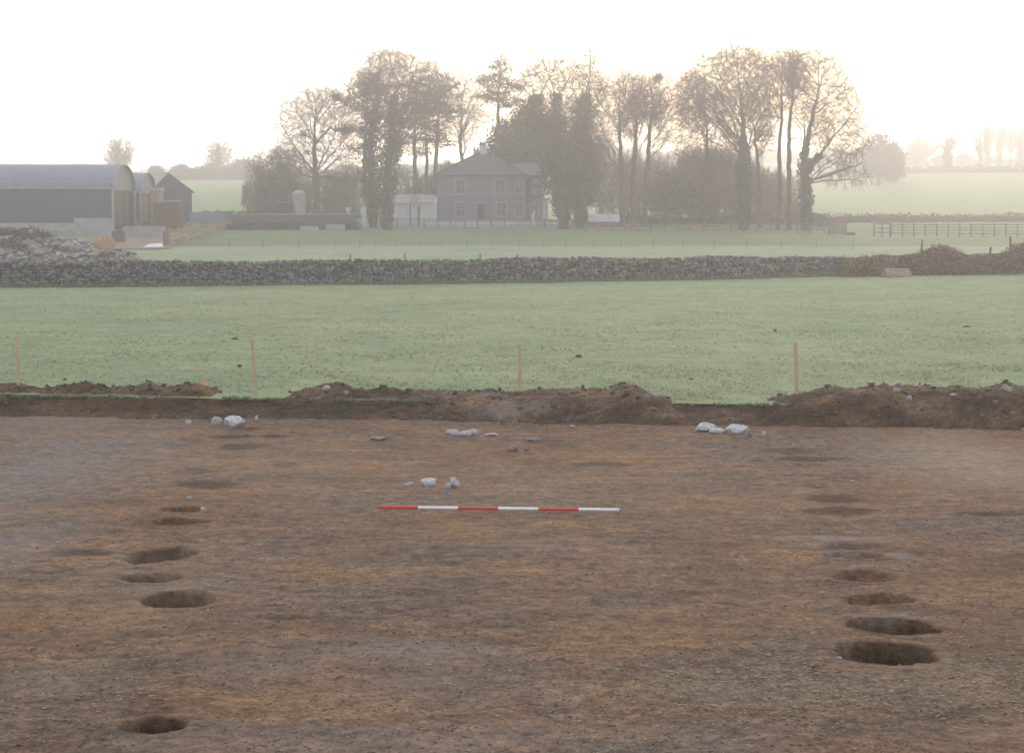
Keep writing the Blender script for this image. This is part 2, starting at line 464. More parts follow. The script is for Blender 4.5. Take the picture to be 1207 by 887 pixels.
def pit_mesh(p, seed):
    cx, cy, rx, ry, dep, tw, lab = p
    na, rings = 96, [1.55, 1.42, 1.28, 1.12, 1.02, 0.97, 0.92, 0.86, 0.78, 0.66, 0.5, 0.32, 0.15]
    V = []; r_ = np.random.default_rng(seed)
    th = np.arange(na) / na * 2 * PI
    rag = 0.95 + 0.42 * fbm(np.cos(th) * 1.6 + seed, np.sin(th) * 1.6, 3, seed) + 0.24 * fbm(np.cos(th) * 6 + seed, np.sin(th) * 6, 3, seed)
    for k, r in enumerate(rings):
        rr = r * (rag if r < 1.1 else 1 + (rag - 1) * max(0, (1.55 - r) / 0.50))
        x = cx + rx * rr * np.cos(th); dy = ry * rr * np.sin(th); y = cy + dy + tw * (x - cx)
        z = floor_z(x, y)
        if r > 1.04: z = z + 0.008 * min(1, (1.55 - r) / 0.12) - (0.02 if k == 0 else 0)
        else:
            s = (1.02 - r) / 1.02
            prof = min(1.0, (s / 0.36)) ** 0.6 if dep > 0.25 else (1 - (r / 1.02) ** 2) ** 0.9
            z = z * (1 - prof) - dep * prof * (0.93 + 0.14 * r_.random(na)) + 0.10 * min(1, s * 4) * fbm(x * 11, y * 11, 3, seed + 5)
        V.append(np.stack([x, y, z], -1))
    V = np.concatenate(V); nr = len(rings)
    F = []
    for k in range(nr - 1):
        for a in range(na):
            F.append((k * na + a, k * na + (a + 1) % na, (k + 1) * na + (a + 1) % na, (k + 1) * na + a))
    # close the bottom as quads
    b = (nr - 1) * na
    c = len(V); V = np.vstack([V, [[cx, cy, V[b:, 2].mean() - 0.01]]])
    for a in range(0, na, 2):
        F.append((b + a, b + (a + 1) % na, b + (a + 2) % na, c))
    return V, np.array(F)
for k, p in enumerate(PITG):
    V, F = pit_mesh(p, 50 + k)
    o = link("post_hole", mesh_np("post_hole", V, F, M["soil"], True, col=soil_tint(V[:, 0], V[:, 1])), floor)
    o["label"] = p[6]

# crumbs of soil, grit and straw lying on the floor (uncountable)
def rock_mesh_data(seed, npts=14, box=(1, 1, 1), flat_bottom=False):
    r_ = np.random.default_rng(seed)
    bm = bmesh.new()
    for _ in range(npts):
        v = r_.uniform(-1, 1, 3); v = np.sign(v) * np.abs(v) ** 0.55
        v = v / max(1.0, np.linalg.norm(v) / 1.25)
        bm.verts.new((v[0] * box[0] / 2, v[1] * box[1] / 2, v[2] * box[2] / 2))
    res = bmesh.ops.convex_hull(bm, input=bm.verts)
    bmesh.ops.delete(bm, geom=list({g for g in res["geom_interior"] if isinstance(g, bmesh.types.BMVert)}), context='VERTS')
    bmesh.ops.triangulate(bm, faces=bm.faces)
    bm.verts.index_update()
    V = np.array([v.co[:] for v in bm.verts]); F = np.array([[v.index for v in f.verts] for f in bm.faces])
    bm.free()
    return V, F
CHUNKS = [rock_mesh_data(100 + i, 9 + i % 6) for i in range(8)]
def scatter_chunks(P, size, rot, flatz, tint, chunk_id=None):
    """many small chunks in one mesh: P (n,3), size (n,3)"""
    Vs, Fs, Cs = [], [], []; off = 0
    ids = rng.integers(0, len(CHUNKS), len(P)) if chunk_id is None else chunk_id
    for k, (cv, cf) in enumerate(CHUNKS):
        sel = np.where(ids == k)[0]
        if not len(sel): continue
        v = cv[None] * size[sel][:, None, :]
        c, s = np.cos(rot[sel])[:, None], np.sin(rot[sel])[:, None]
        x = v[..., 0] * c - v[..., 1] * s; y = v[..., 0] * s + v[..., 1] * c
        v = np.stack([x, y, v[..., 2]], -1) + P[sel][:, None, :]
        n = cv.shape[0]
        f = cf[None] + (np.arange(len(sel)) * n)[:, None, None] + off
        Vs.append(v.reshape(-1, 3)); Fs.append(f.reshape(-1, 3)); Cs.append(np.repeat(tint[sel], n, 0)); off += len(sel) * n
    return np.concatenate(Vs), np.concatenate(Fs), np.concatenate(Cs)

n = 48000
Yr = 1 / (1 / 10.8 + rng.random(n) * (1 / 30 - 1 / 10.8))
Xr = (rng.random(n) * 2 - 1) * Yr * 0.33
ok = np.ones(n, bool)
for p in PITG: ok &= pit_r(Xr, Yr, p) > 1.03
ok &= vnoise(Xr * 0.9, Yr * 0.9, 77) + 0.35 * rng.random(n) > 0.42
Xr, Yr = Xr[ok], Yr[ok]; n = len(Xr)
sz = 0.006 + 0.020 * rng.random(n) ** 4
size = np.stack([sz * rng.uniform(.9, 1.8, n), sz * 1.1, sz * rng.uniform(.28, .55, n)], -1)
pal = np.array([[.15, .105, .075], [.12, .088, .066], [.21, .15, .10], [.19, .155, .13], [.33, .26, .18], [.17, .125, .09]])
tint = pal[rng.integers(0, 6, n)] * rng.uniform(.75, 1.2, (n, 1))
V, F, C = scatter_chunks(np.stack([Xr, Yr, floor_z(Xr, Yr) + sz * 0.15], -1), size, rng.random(n) * 6.3, 1, tint)
tag(link("soil_crumbs", mesh_np("soil_crumbs", V, F, M["clod"], col=C)), kind="stuff")
# straw flecks, mostly near right
n = 2600
cx = rng.choice([1150, 960, 860, 760, 1190, 930, 150, 600], n, p=[.22, .2, .14, .1, .12, .08, .06, .08]); cy = rng.choice([795, 812, 830, 760, 800], n)
pp = [flat(min(1260, max(-60, a + rng.normal() * 60)), max(640, b + rng.normal() * 16)) for a, b in zip(cx, cy)]
P = np.array([[p.x, p.y, 0] for p in pp]); P[:, 2] = floor_z(P[:, 0], P[:, 1]) + 0.012
ok = np.ones(n, bool)
for p in PITG: ok &= pit_r(P[:, 0], P[:, 1], p) > 1.2
P = P[ok]; n = len(P)
size = np.stack([rng.uniform(.02, .07, n), np.full(n, .006), np.full(n, .005)], -1)
tint = np.array([.50, .40, .25]) * rng.uniform(.5, 1.1, (n, 1))
V, F, C = scatter_chunks(P, size, rng.normal(0, .5, n), 1, tint)
tag(link("straw_flecks", mesh_np("straw_flecks", V, F, M["clod"], col=C)), kind="stuff")

# ------------------------------------------------------------------ fields: one sheet to the skyline
LEDGE = 0.18
fx = axis([(-900, -300, 60), (-300, -100, 20), (-100, -32, 4), (-32, 32, 0.5), (32, 100, 4), (100, 300, 20), (300, 901, 60)])
ft = axis([(0, 3, 0.12), (3, 12, 0.4), (12, 80, 1.0), (80, 240, 2.5), (240, 500, 8), (500, 1000, 20), (1000, 1601, 100)])
FX, FT = np.meshgrid(fx, ft)
FYY = Y0(FX) + LEDGE + 0.05 * fbm(FX * 2.5, FX * 0 + 1.5, 3, 9) * 3 * np.exp(-FT) + FT
FZ = zt(FX, FYY) + 0.09 * fbm(FX * .25, FYY * .25, 3, 31) + 0.04 * fbm(FX * 1.3, FYY * 1.3, 2, 37) + np.where(FYY > 280, 1, 0) * 0.8 * fbm(FX * .02, FYY * .02, 2, 5)
def wall_y(x): return 89.5 + 0.40 * x + 0.0055 * x * x
near = np.array([.205, .250, .128]); second = np.array([.225, .270, .150]); lawn = np.array([.125, .162, .076]); hill = np.array([.150, .215, .090]); far = np.array([.15, .19, .10])
def lerp(a, b, w): return a * (1 - w[..., None]) + b * w[..., None]
T = np.broadcast_to(near, FX.shape + (3,)).copy()
T = lerp(T, second, np.clip((FYY - wall_y(np.clip(FX, -40, 60))) / 1.0, 0, 1))
T = lerp(T, lawn, np.clip((FYY - 158 - 5 * fbm(FX * .1, FYY * .1, 2, 3)) / 5, 0, 1))
T = lerp(T, hill, np.clip((FYY - 238) / 6, 0, 1))
T = lerp(T, far, np.clip((FYY - 520) / 6, 0, 1))
fnx, fny = len(fx), len(ft)
fidx = np.arange(fnx * fny).reshape(fny, fnx)
FQ = np.stack([fidx[:-1, :-1], fidx[:-1, 1:], fidx[1:, 1:], fidx[1:, :-1]], -1).reshape(-1, 4)
fld = link("field", mesh_np("field", np.stack([FX, FYY, FZ], -1), FQ, M["field"], True, col=T.reshape(-1, 3)))
tag(fld, "frosty green pasture rising to hazy fields on the skyline", kind="structure")

# the cut face of the trench below the turf
ex = np.arange(-58, 58.1, 0.08)
E = []
prof = [(-0.60, -0.04), (-0.40, 0.02), (-0.24, 0.06), (-0.12, 0.10), (-0.04, 0.135), (0.03, 0.18), (0.08, 0.225), (0.13, 0.265), (0.20, 0.296), (0.34, 0.300), (0.5, 0.27)]
for dy, z in prof:
    yy = Y0(ex) + dy + 0.16 * fbm(ex * 2.1 + 3 * dy, ex * 0 + z * 6, 4, 61) + (.3 - z) * 1.1 * fbm(ex * .7, ex * 0 + 4, 3, 63)
    zz = z + ((0.10 * fbm(ex * 3.0, ex * 0 + dy * 9, 4, 67)) if 0 < z < 0.28 else 0.05 * fbm(ex * 2.4, ex * 0 + 2, 3, 69) if z > .28 else 0)
    E.append(np.stack([ex, yy, zz + 0 * ex], -1))
E = np.array(E); ne = len(ex)
ei = np.arange(len(prof) * ne).reshape(len(prof), ne)
EQ = np.stack([ei[:-1, :-1], ei[:-1, 1:], ei[1:, 1:], ei[1:, :-1]], -1).reshape(-1, 4)
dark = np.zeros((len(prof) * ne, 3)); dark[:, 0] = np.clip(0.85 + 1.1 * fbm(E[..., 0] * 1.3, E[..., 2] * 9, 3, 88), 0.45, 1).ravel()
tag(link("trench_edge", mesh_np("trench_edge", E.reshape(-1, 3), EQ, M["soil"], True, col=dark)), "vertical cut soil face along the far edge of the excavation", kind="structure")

n = 1500
xs = rng.uniform(-11, 11, n); yy = Y0(xs) - .25 + rng.normal(0, .28, n)
sz = 0.015 + 0.06 * rng.random(n) ** 4
zz = np.interp(yy - Y0(xs), [-.6, -.4, -.24, -.12, -.04, .03, .08], [-.01, .02, .06, .10, .13, .18, .22])
tt = pal[rng.integers(0, 6, n)] * rng.uniform(.5, .95, (n, 1))
V, F, C = scatter_chunks(np.stack([xs, yy, zz], -1), np.stack([sz * 1.4, sz, sz * .7], -1), rng.random(n) * 6.3, 1, tt)
tag(link("edge_clods", mesh_np("edge_clods", V, F, M["clod"], col=C)), kind="stuff")

# spoil heaps along the edge: crest outline in photo px -> heights
CR = [(-330, 474), (-250, 460), (-160, 457), (-80, 459), (0, 457), (15, 456), (40, 462), (80, 459), (95, 453), (112, 457), (140, 459), (163, 458), (172, 453), (190, 458), (205, 459), (228, 457), (242, 461), (252, 468), (262, 475)]
CM = [(318, 476), (335, 470), (350, 464), (372, 458), (392, 452), (402, 455), (415, 461), (450, 461), (480, 463), (520, 464), (560, 463), (600, 465), (640, 462), (655, 463), (680, 459), (698, 462), (720, 459), (740, 454), (752, 458), (768, 466), (785, 471), (800, 477)]
CRT = [(888, 477), (915, 473), (940, 468), (960, 461), (980, 458.5), (1010, 459), (1020, 456), (1050, 453), (1062, 457), (1085, 456), (1110, 459), (1130, 456), (1160, 459), (1175, 457), (1188, 453), (1207, 456), (1290, 458), (1380, 455), (1460, 460), (1530, 474)]
def heap(crest, label, front, seed, slump=None, lift=0.0):
    px = np.array([c[0] for c in crest]); py = np.array([c[1] for c in crest]) - lift
    x0 = atY(px[0], 460, 31).x; x1 = atY(px[-1], 460, 31).x
    xs = np.arange(x0, x1, 0.05)
    yc = Y0(xs) + 0.85
    pxs = xs / yc * F_PX + 603.5
    cz = CAM_H - yc * (np.interp(pxs, px, py) - 260) / F_PX
    endf = np.clip(np.minimum(xs - x0, x1 - xs) / 0.25, 0, 1)
    rows = []
    ts = np.linspace(0, 1, 30)
    for t in ts:
        # t 0 front foot .. 0.5 crest .. 1 back foot
        fr = front + 0 * xs if slump is None else np.interp(pxs, [slump[0], slump[1]], [front, -0.5])
        fy = fr + (.85 - fr) * t / .5 if t < .5 else .85 + .9 * (t - .5) / .5
        yy = Y0(xs) + fy + 0.12 * fbm(xs * 1.2, xs * 0 + t * 3, 3, seed)
        low = np.clip((.3 - fr) / .35, 0, 1); base = 0.285 * (1 - low) + low * np.interp(t, [0, .12, .3, 1], [-0.03, 0.14, 0.30, 0.285])
        s = math.sin(PI * min(1, t / 1.0)) ** (1.1 if front > 0.1 else 0.8)
        s = s if t > 0.5 or front > 0.1 else max(s, 0)
        zz = base + (cz - base) * s
        rough = (0.17 * fbm(xs * 2.6, xs * 0 + t * 5.5, 4, seed + 1) + 0.10 * fbm(xs * 9, xs * 0 + t * 14, 3, seed + 2)) * (s ** 0.6) 
        zz = zz + rough * np.clip((cz - 0.2) / 0.15, 0.35, 1)
        zz = 0.27 * (1 - endf) * (1 - low * (1 - min(1, t * 3))) + zz * endf - (0.03 if t in (0.0, 1.0) else 0)
        rows.append(np.stack([xs, yy, zz], -1))
    R = np.array(rows); nr, nc = R.shape[:2]
    ii = np.arange(nr * nc).reshape(nr, nc)
    q = np.stack([ii[:-1, :-1], ii[:-1, 1:], ii[1:, 1:], ii[1:, :-1]], -1).reshape(-1, 4)
    tint = np.zeros((nr * nc, 3)); f = fbm(R[..., 0] * 1.5, R[..., 1] * 3, 3, seed + 4).ravel()
    tint[:, 0] = np.clip(0.62 + f * 1.5, 0, 1); tint[:, 1] = np.clip(fbm(R[..., 0] * .8, R[..., 1] * 2, 3, seed + 8).ravel() * 1.6 - .1, 0, .5)
    root = thing("soil_heap", label, "soil heap", (float(xs.mean()), float(Y0(xs.mean()) + 0.85), 0.28))
    off = np.array(root.location)
    link("mound", mesh_np("mound", R.reshape(-1, 3) - off, q, M["soil"], True, col=tint), root)
    # clods over the heap
    n = int(len(xs) * 6.0)
    a = rng.integers(2, nr - 3, n); b = rng.integers(3, nc - 3, n)
    P = R[a, b] + rng.normal(0, .012, (n, 3))
    sz = 0.02 + 0.13 * rng.random(n) ** 5
    size = np.stack([sz * rng.uniform(.9, 1.6, n), sz, sz * rng.uniform(.6, 1, n)], -1)
    tt = pal[rng.choice([0, 1, 3, 5], n)] * rng.uniform(.45, .85, (n, 1))
    V, F, C = scatter_chunks(P - off, size, rng.random(n) * 6.3, 1, tt)
    tag(link("clods", mesh_np("clods", V, F, M["clod"], col=C), root), kind="stuff")
    return R
HL = heap(CR, "low brown soil heap along the far trench edge beside the first two stakes", 0.12, 201, None, 2.5)
HM = heap(CM, "long dark soil heap in the middle of the trench edge, peaked at both ends", 0.12, 211, (470, 580), 1.0)
HR = heap(CRT, "tallest smooth soil heap at the trench edge, right of the fourth stake", -0.45, 221)

# ------------------------------------------------------------------ grass blades (stuff)
def blades(P, h, spread, tint, per=4):
    n = len(P)
    az = rng.random((n, per)) * 2 * PI
    w = (h * 0.10 + 0.004)[:, None] * np.ones((1, per))
    base = P[:, None, :] + np.stack([np.cos(az) * spread[:, None], np.sin(az) * spread[:, None], 0 * az], -1) * rng.random((n, per, 1))
    lean = rng.uniform(.2, 1.1, (n, per))
    hh = h[:, None] * rng.uniform(.5, 1.1, (n, per))
    tip = base + np.stack([np.cos(az) * hh * lean, np.sin(az) * hh * lean, hh], -1)
    side = np.stack([-np.sin(az + .8), np.cos(az + .8), 0 * az], -1) * w[..., None]
    V = np.stack([base - side, base + side, tip], 2).reshape(-1, 3)
    F = np.arange(len(V)).reshape(-1, 3)
    C = np.repeat((tint[:, None, :] * rng.uniform(.75, 1.25, (n, per, 1))).reshape(-1, 3), 3, 0)
    return V, F, C
n = 90000
Yg = 1 / (1 / 30.5 + rng.random(n) * (1 / 88 - 1 / 30.5))
Xg = (rng.random(n) * 2 - 1) * Yg * 0.33
ok = (Yg > Y0(Xg) + 0.22) & (Yg < wall_y(Xg) - 0.5)
ok &= vnoise(Xg * .9, Yg * .45, 15) + 1.1 * (rng.random(n) - .5) > .52
Xg, Yg = Xg[ok], Yg[ok]; n = len(Xg)
cl = vnoise(Xg * .7, Yg * .7, 5)
h = (0.018 + 0.04 * rng.random(n) ** 2) * (0.6 + 0.8 * cl)
gp = np.array([[.205, .245, .112], [.24, .272, .138], [.29, .325, .22], [.27, .27, .15], [.36, .40, .31]])
tint = gp[rng.choice(5, n, p=[.14, .32, .26, .14, .14])] * 1.12
P = np.stack([Xg, Yg, zt(Xg, Yg) + 0.09 * fbm(Xg * .25, Yg * .25, 3, 31) + 0.04 * fbm(Xg * 1.3, Yg * 1.3, 2, 37) - .005], -1)
V, F, C = blades(P, h, np.full(n, .05), tint, 4)
tag(link("grass", mesh_np("grass", V, F, M["blade"], col=C)), kind="stuff")
# rough turf hanging on the ledge below the heaps
xs = []
for a, b, k in ((30, 190, 260), (-60, 30, 60), (262, 335, 240), (335, 440, 220), (440, 530, 90), (780, 935, 380), (936, 950, 30)):
    xs.append(rng.uniform((a - 603.5) / F_PX * 30.8, (b - 603.5) / F_PX * 30.8, k))
xs = np.concatenate(xs); n = len(xs)
xs = xs[vnoise(xs * 1.6, xs * 0 + 3.3, 19) + .3 * rng.random(n) > .55]; n = len(xs)
yy = Y0(xs) + rng.uniform(.08, .24, n)
P = np.stack([xs, yy, np.full(n, .285)], -1)
tint = np.array([[.13, .19, .09], [.19, .24, .14], [.30, .34, .26]])[rng.choice(3, n, p=[.4, .4, .2])]
V, F, C = blades(P, 0.03 + 0.07 * rng.random(n) ** 1.5, np.full(n, .05), tint, 5)
tag(link("turf_edge", mesh_np("turf_edge", V, F, M["blade"], col=C)), kind="stuff")

# ------------------------------------------------------------------ rocks
def boulder(seed, sub=3, flatk=0.6):
    bm = bmesh.new(); bmesh.ops.create_icosphere(bm, subdivisions=sub, radius=0.5)
    r_ = random.Random(seed)
    planes = [(Vector((r_.gauss(0, 1), r_.gauss(0, 1), r_.gauss(0, 1))).normalized(), r_.uniform(.28, .44)) for _ in range(9)]
    for v in bm.verts:
        for nrm, d in planes:
            k = v.co.dot(nrm)
            if k > d: v.co -= nrm * (k - d) * 0.92
        v.co *= 1 + 0.16 * (vnoise(np.array(v.co.x * 7 + seed), np.array(v.co.y * 7 + v.co.z * 6), seed) - .5)
    xs = [v.co for v in bm.verts]
    for i in range(3):
        lo = min(c[i] for c in xs); hi = max(c[i] for c in xs)
        for c in xs: c[i] = (c[i] - (lo + hi) / 2) / (hi - lo)
    me = bpy.data.meshes.new("stone"); bm.to_mesh(me); bm.free()
    for p in me.polygons: p.use_smooth = True
    me.set_sharp_from_angle(angle=math.radians(28))
    return me
BOUL = {}
def bmesh_for(seed, mat):
    k = (seed, mat.name)
    if k not in BOUL:
        me = boulder(seed); me.materials.append(mat); BOUL[k] = me
    return BOUL[k]
def stone(px, py, w, h, label, mat="rock", seed=1, rz=0.0, depth=0.7, tilt=0.0, group=None, z=None, name="stone"):
    """py is the foot of the stone in the photo"""
    p = flat(px, py) if z is None else flat(px, py, z)
    zz = float(floor_z(np.array(p.x), np.array(p.y))) if z is None else z
    sx = w / F_PX * p.y * .92; sz = h / F_PX * p.y * 1.05
    o = link(name, bmesh_for(seed, M[mat]), None, (p.x, p.y + sx * depth / 2, zz + sz * 0.30), (0, tilt, rz), (sx, sx * depth, sz))
    return tag(o, label, "stone", group)
stone(255, 500, 14, 11, "small pale round stone left of the bigger white stone by the trench edge", seed=1)
stone(275, 503, 27, 15, "white limestone block near the trench edge below the second stake", seed=2, tilt=.1)
stone(533, 512, 17, 8, "grey stone at the left end of the flat stone cluster in mid floor", seed=3)
stone(547, 514, 20, 8, "pale flat stone between two stones in the mid floor cluster", seed=4)
stone(558, 512, 12, 8, "small upright stone ending the mid floor cluster on its right", seed=5)
stone(579, 513, 19, 4, "thin flat slab lying apart to the right of the mid floor cluster", seed=6)
stone(604, 534, 15, 10, "half buried grey stone with mud on it behind the rod", "rock_dk", 7)
stone(621, 533, 7, 6, "tiny grey stone beside the half buried muddy stone", "rock_dk", 8)
stone(482, 573, 14, 5, "flat sliver of stone left of three pale stones beyond the rod", seed=9)
stone(504, 574, 22, 11, "rounded pale stone in the middle of the row beyond the rod", seed=10)
stone(528, 576, 9, 8, "small pale stone tucked against the upright stone beyond the rod", seed=11)
stone(536, 575, 13, 15, "upright white stone ending the row beyond the red and white rod", seed=12)
stone(833, 509, 30, 13, "left one of the two big white boulders in front of the trench edge gap", seed=13)
stone(845, 511, 20, 8, "low grey stone wedged between the two big white boulders", "rock", 17)
stone(869, 511, 32, 15, "right one of the two big white boulders in front of the trench edge gap", seed=14, tilt=-.12)
stone(882, 515, 12, 13, "dark muddy stone leaning against the right end of the big white boulders", "rock_dk", 15)
stone(901, 513, 6, 7, "small white chip to the right of the leaning muddy stone", seed=16)
stone(896, 515, 5, 3, "tiny flat fragment beside the white chip right of the boulders", "rock_dk", 5)
stone(302, 495, 5, 7, "small upright white chip right of the limestone block", seed=3)
stone(222, 590, 9, 5, "little pale chip lying between stains in the left row", seed=4)
stone(239, 604, 8, 8, "slanting white chip on the lip of a thin post hole", seed=6, tilt=-.8)
stone(143, 489, 6, 5, "tiny white chip near the left trench edge", seed=1)
stone(131, 489, 13, 3, "flat pale chip near the left trench edge", seed=9)
stone(221, 500, 9, 6, "pale pebble left of the small round stone", seed=10)
stone(446, 518, 20, 5, "flat muddy stone in the floor left of the mid cluster", "rock_dk", 2)
stone(630, 519, 18, 5, "flat muddy stone below the third stake", "rock_dk", 3)
stone(675, 503, 7, 3, "tiny pale chip below the middle soil heap", seed=5)
stone(990, 777, 7, 5, "white pebble on the left lip of the largest pit", seed=8)
stone(1090, 527, 7, 3, "tiny white chip on the buff soil by the right heap", seed=9)
stone(1005, 568, 7, 3, "tiny white chip in the stained soil of the right row", seed=3)
stone(964, 574, 9, 5, "muddy lump in the stained soil of the right row", "rock_dk", 4)
stone(683, 849, 5, 3, "white grit chip near the bottom of the floor", seed=2)
# stones in the heaps
def heap_stone(px, py, w, h, label, H, seed, mat="rock"):
    # nearest heap surface point seen at px,py
    pts = H.reshape(-1, 3); dep = pts[:, 1] * CP - (pts[:, 2] - CAM_H) * SP
    sx_ = 603.5 + F_PX * pts[:, 0] / dep; up = pts[:, 1] * SP + (pts[:, 2] - CAM_H) * CP
    sy_ = 443.5 - F_PX * up / dep
    d = (sx_ - px) ** 2 + (sy_ - py) ** 2 + np.where(pts[:, 1] > Y0(pts[:, 0]) + .9, 1e6, 0)
    p = pts[np.argmin(d)]
    sx = w / F_PX * p[1]; sz = h / F_PX * p[1] * 1.2
    tag(link("stone", bmesh_for(seed, M[mat]), None, (p[0], p[1], p[2] + .15 * sz), (0.2, .1, seed), (sx, sx * .8, sz)), label, "stone")
heap_stone(385, 459, 12, 6, "pale stone on the left peak of the middle soil heap", HM, 2)
heap_stone(407, 464, 8, 5, "small grey stone low on the left peak of the middle soil heap", HM, 5, "rock_dk")
heap_stone(1057, 462, 16, 8, "grey stone near the crest of the right soil heap", HR, 4, "rock_dk")
heap_stone(1071, 470, 7, 7, "pale stone just below the grey one in the right soil heap", HR, 6)
heap_stone(1124, 466, 11, 4, "flat pale stone on the crest of the right soil heap", HR, 8)
heap_stone(1186, 460, 14, 10, "brown lump topping the far right of the right soil heap", HR, 9, "rock_dk")

# ------------------------------------------------------------------ ranging rod
A = flat(445, 602); B = flat(735, 605.5)
A.z = B.z = 0.05
rod = thing("ranging_rod", "red and white banded ranging rod lying flat on the brown soil", "ranging rod", A, math.atan2(B.y - A.y, B.x - A.x))
L = (B - A).length
def cyl(r0, r1, x0, x1, n=14):
    m = MB(); vs = []
    for x, r in ((x0, r0), (x1, r1)):
        vs += [(x, r * math.cos(2 * PI * i / n), r * math.sin(2 * PI * i / n)) for i in range(n)]
    m.add(vs, [(i, (i + 1) % n, n + (i + 1) % n, n + i) for i in range(n)] + [tuple(range(n)), tuple(range(2 * n - 1, n - 1, -1))])
    return m
for k in range(6):
    x0 = L * (0.004 + k * 0.163); x1 = L * (0.004 + (k + 1) * 0.163)
    o = cyl(.0195, .0195, x0, x1).build("band", M["red" if k % 2 == 0 else "white"], rod, True)
    o.data.set_sharp_from_angle(angle=1.0)
    o["label"] = ("red" if k % 2 == 0 else "white") + " painted band of the rod"
cyl(.017, .003, L * .982, L).build("tip", M["steel"], rod)

# ------------------------------------------------------------------ stakes
def stake(px, pyb, pyt, lean_px, label, w=.05):
    p = flat(px, pyb, 0.3)
    p = Vector((p.x, p.y, ztf(p.x, p.y)))
    top = atY(px - lean_px, pyt, p.y - .02) - p
    t = thing("wooden_stake", label, "stake", p, 0, "wooden stakes along the trench edge")
    m = MB(); a = Vector((0, 0, -.15)); m.bar(a, top - Vector((0, 0, .03)), w, w)
    m.build("shaft", M["stake"], t)
    m = MB(); b0 = top - Vector((0, 0, .03)); m.bar(b0, top, w * .82, w * .82); m.build("chamfered_top", M["stake"], t)
stake(21, 461, 396, 0.5, "weathered stake nearest the left frame edge, pale and slim", .04)
stake(302.5, 465, 400, 5.5, "wooden stake leaning left in the gap between soil heaps")
stake(613, 465, 405, 0.5, "upright stake behind the middle soil heap, shortest showing")
stake(939.5, 468, 402, 2.0, "wooden stake beside the blue and white scrap")

def scrap(px, py, w, h, mat, label, name, cat, z=.3):
    p = flat(px, py, z); n = 9; V = []; sx = w / F_PX * p.y; sz = h / F_PX * p.y
    for j in range(n):
        for i in range(n):
            u, v = i / (n - 1) - .5, j / (n - 1) - .5
            b = max(0, 1 - (2 * u) ** 2) * max(0, 1 - (2 * v) ** 2)
            V.append((u * sx, v * sx * .7, sz * b * (0.7 + .9 * random.random())))
    F = [(j * n + i, j * n + i + 1, (j + 1) * n + i + 1, (j + 1) * n + i) for j in range(n - 1) for i in range(n - 1)]
    tag(link(name, mesh_np(name, V, F, M[mat]), None, (p.x, p.y, z - .005)), label, cat)
scrap(932, 469, 9, 7, "plastic", "crumpled blue and white plastic scrap in grass beside the fourth stake", "plastic_scrap", "litter")
scrap(240, 453, 6, 5, "orange", "small orange plastic scrap in grass behind the left soil heap", "plastic_scrap", "litter")
for k, (px, py, w, h, lab) in enumerate([
        (682, 422, 9, 5, "dark clod of earth standing in the pasture above the middle heap's right peak"),
        (276, 400, 10, 3, "flat dark clod in the pasture above the leaning stake"),
        (282, 432, 6, 3, "small dark clod in the pasture beside the leaning stake"),
        (76, 448, 6, 3, "small dark clod in the pasture right of the slim left stake"),
        (589, 460, 6, 4, "dark clod in the grass just left of the upright stake"),
        (815, 448, 6, 3, "little dark clod in the pasture above the trench edge gap"),
        (880, 436, 4, 3, "tiny dark clod in the pasture left of the fourth stake"),
        (1140, 386, 9, 3, "flat dark clod far up the pasture on the right"),
        (914, 390, 5, 3, "tiny dark clod far up the pasture above the fourth stake")]):
    o = stone(px, py, w, h, lab, "core", 3 + k, z=.3, name="earth_clod"); o["category"] = "clod"

# ------------------------------------------------------------------ dry stone wall
def rock_me(seed, mat):
    V, F = rock_mesh_data(seed, 16)
    V = V / (V.max(0) - V.min(0)); V -= (V.max(0) + V.min(0)) / 2
    return mesh_np("stone", V, F, mat), V, F
WS = [rock_me(300 + i, M["wallstone"]) for i in range(9)]
wall = thing("dry_stone_wall", "long grey dry stone wall crossing between the two pastures", "wall", (0, wall_y(0), .3))
woff = np.array([0, wall_y(0), .3])
wx = np.arange(-31, 36.1, 0.5)
m = MB()
for a, b in zip(wx[:-1], wx[1:]):
    pa, pb = Vector((a, wall_y(a) - woff[1], -.1)), Vector((b, wall_y(b) - woff[1], -.1))
    m.add([pa + Vector((0, -.16, 0)), pb + Vector((0, -.16, 0)), pb + Vector((0, .22, 0)), pa + Vector((0, .22, 0)),
           pa + Vector((0, -.08, 1.12)), pb + Vector((0, -.08, 1.12)), pb + Vector((0, .16, 1.12)), pa + Vector((0, .16, 1.12))],
          [(4, 5, 6, 7), (0, 1, 5, 4), (2, 3, 7, 6)])
m.build("core", M["core"], wall)
sizes = []
def wall_top(x): return 1.15 + 0.13 * float(fbm(np.array(x * .45), np.array(2.2), 3, 71)) * 2 - (0.10 if x > 14 else 0)
for side in (0, 1):
    z = 0.0; row = 0
    while z < 1.15:
        rh = random.uniform(.09, .17) * (1.15 if row < 2 else 1)
        x = -31 + random.random() * .3
        while x < 36:
            w = random.uniform(.12, .38)
            if random.random() < .12: w *= 1.4
            hh = rh * random.uniform(.85, 1.15)
            zz = z + rh / 2 + random.uniform(-.02, .02)
            if zz + hh / 2 < wall_top(x) + .06:
                by = wall_y(x) + (-.20 + .08 * z if side == 0 else .24 - .06 * z) + random.uniform(-.035, .035)
                sizes.append((w * hh * (1 if side == 0 else 0), x + w / 2, by, zz, w * 1.06, .24, hh * 1.1, random.uniform(-.08, .08), random.uniform(-.08, .08)))
            x += w
        z += rh * .97; row += 1
x = -31
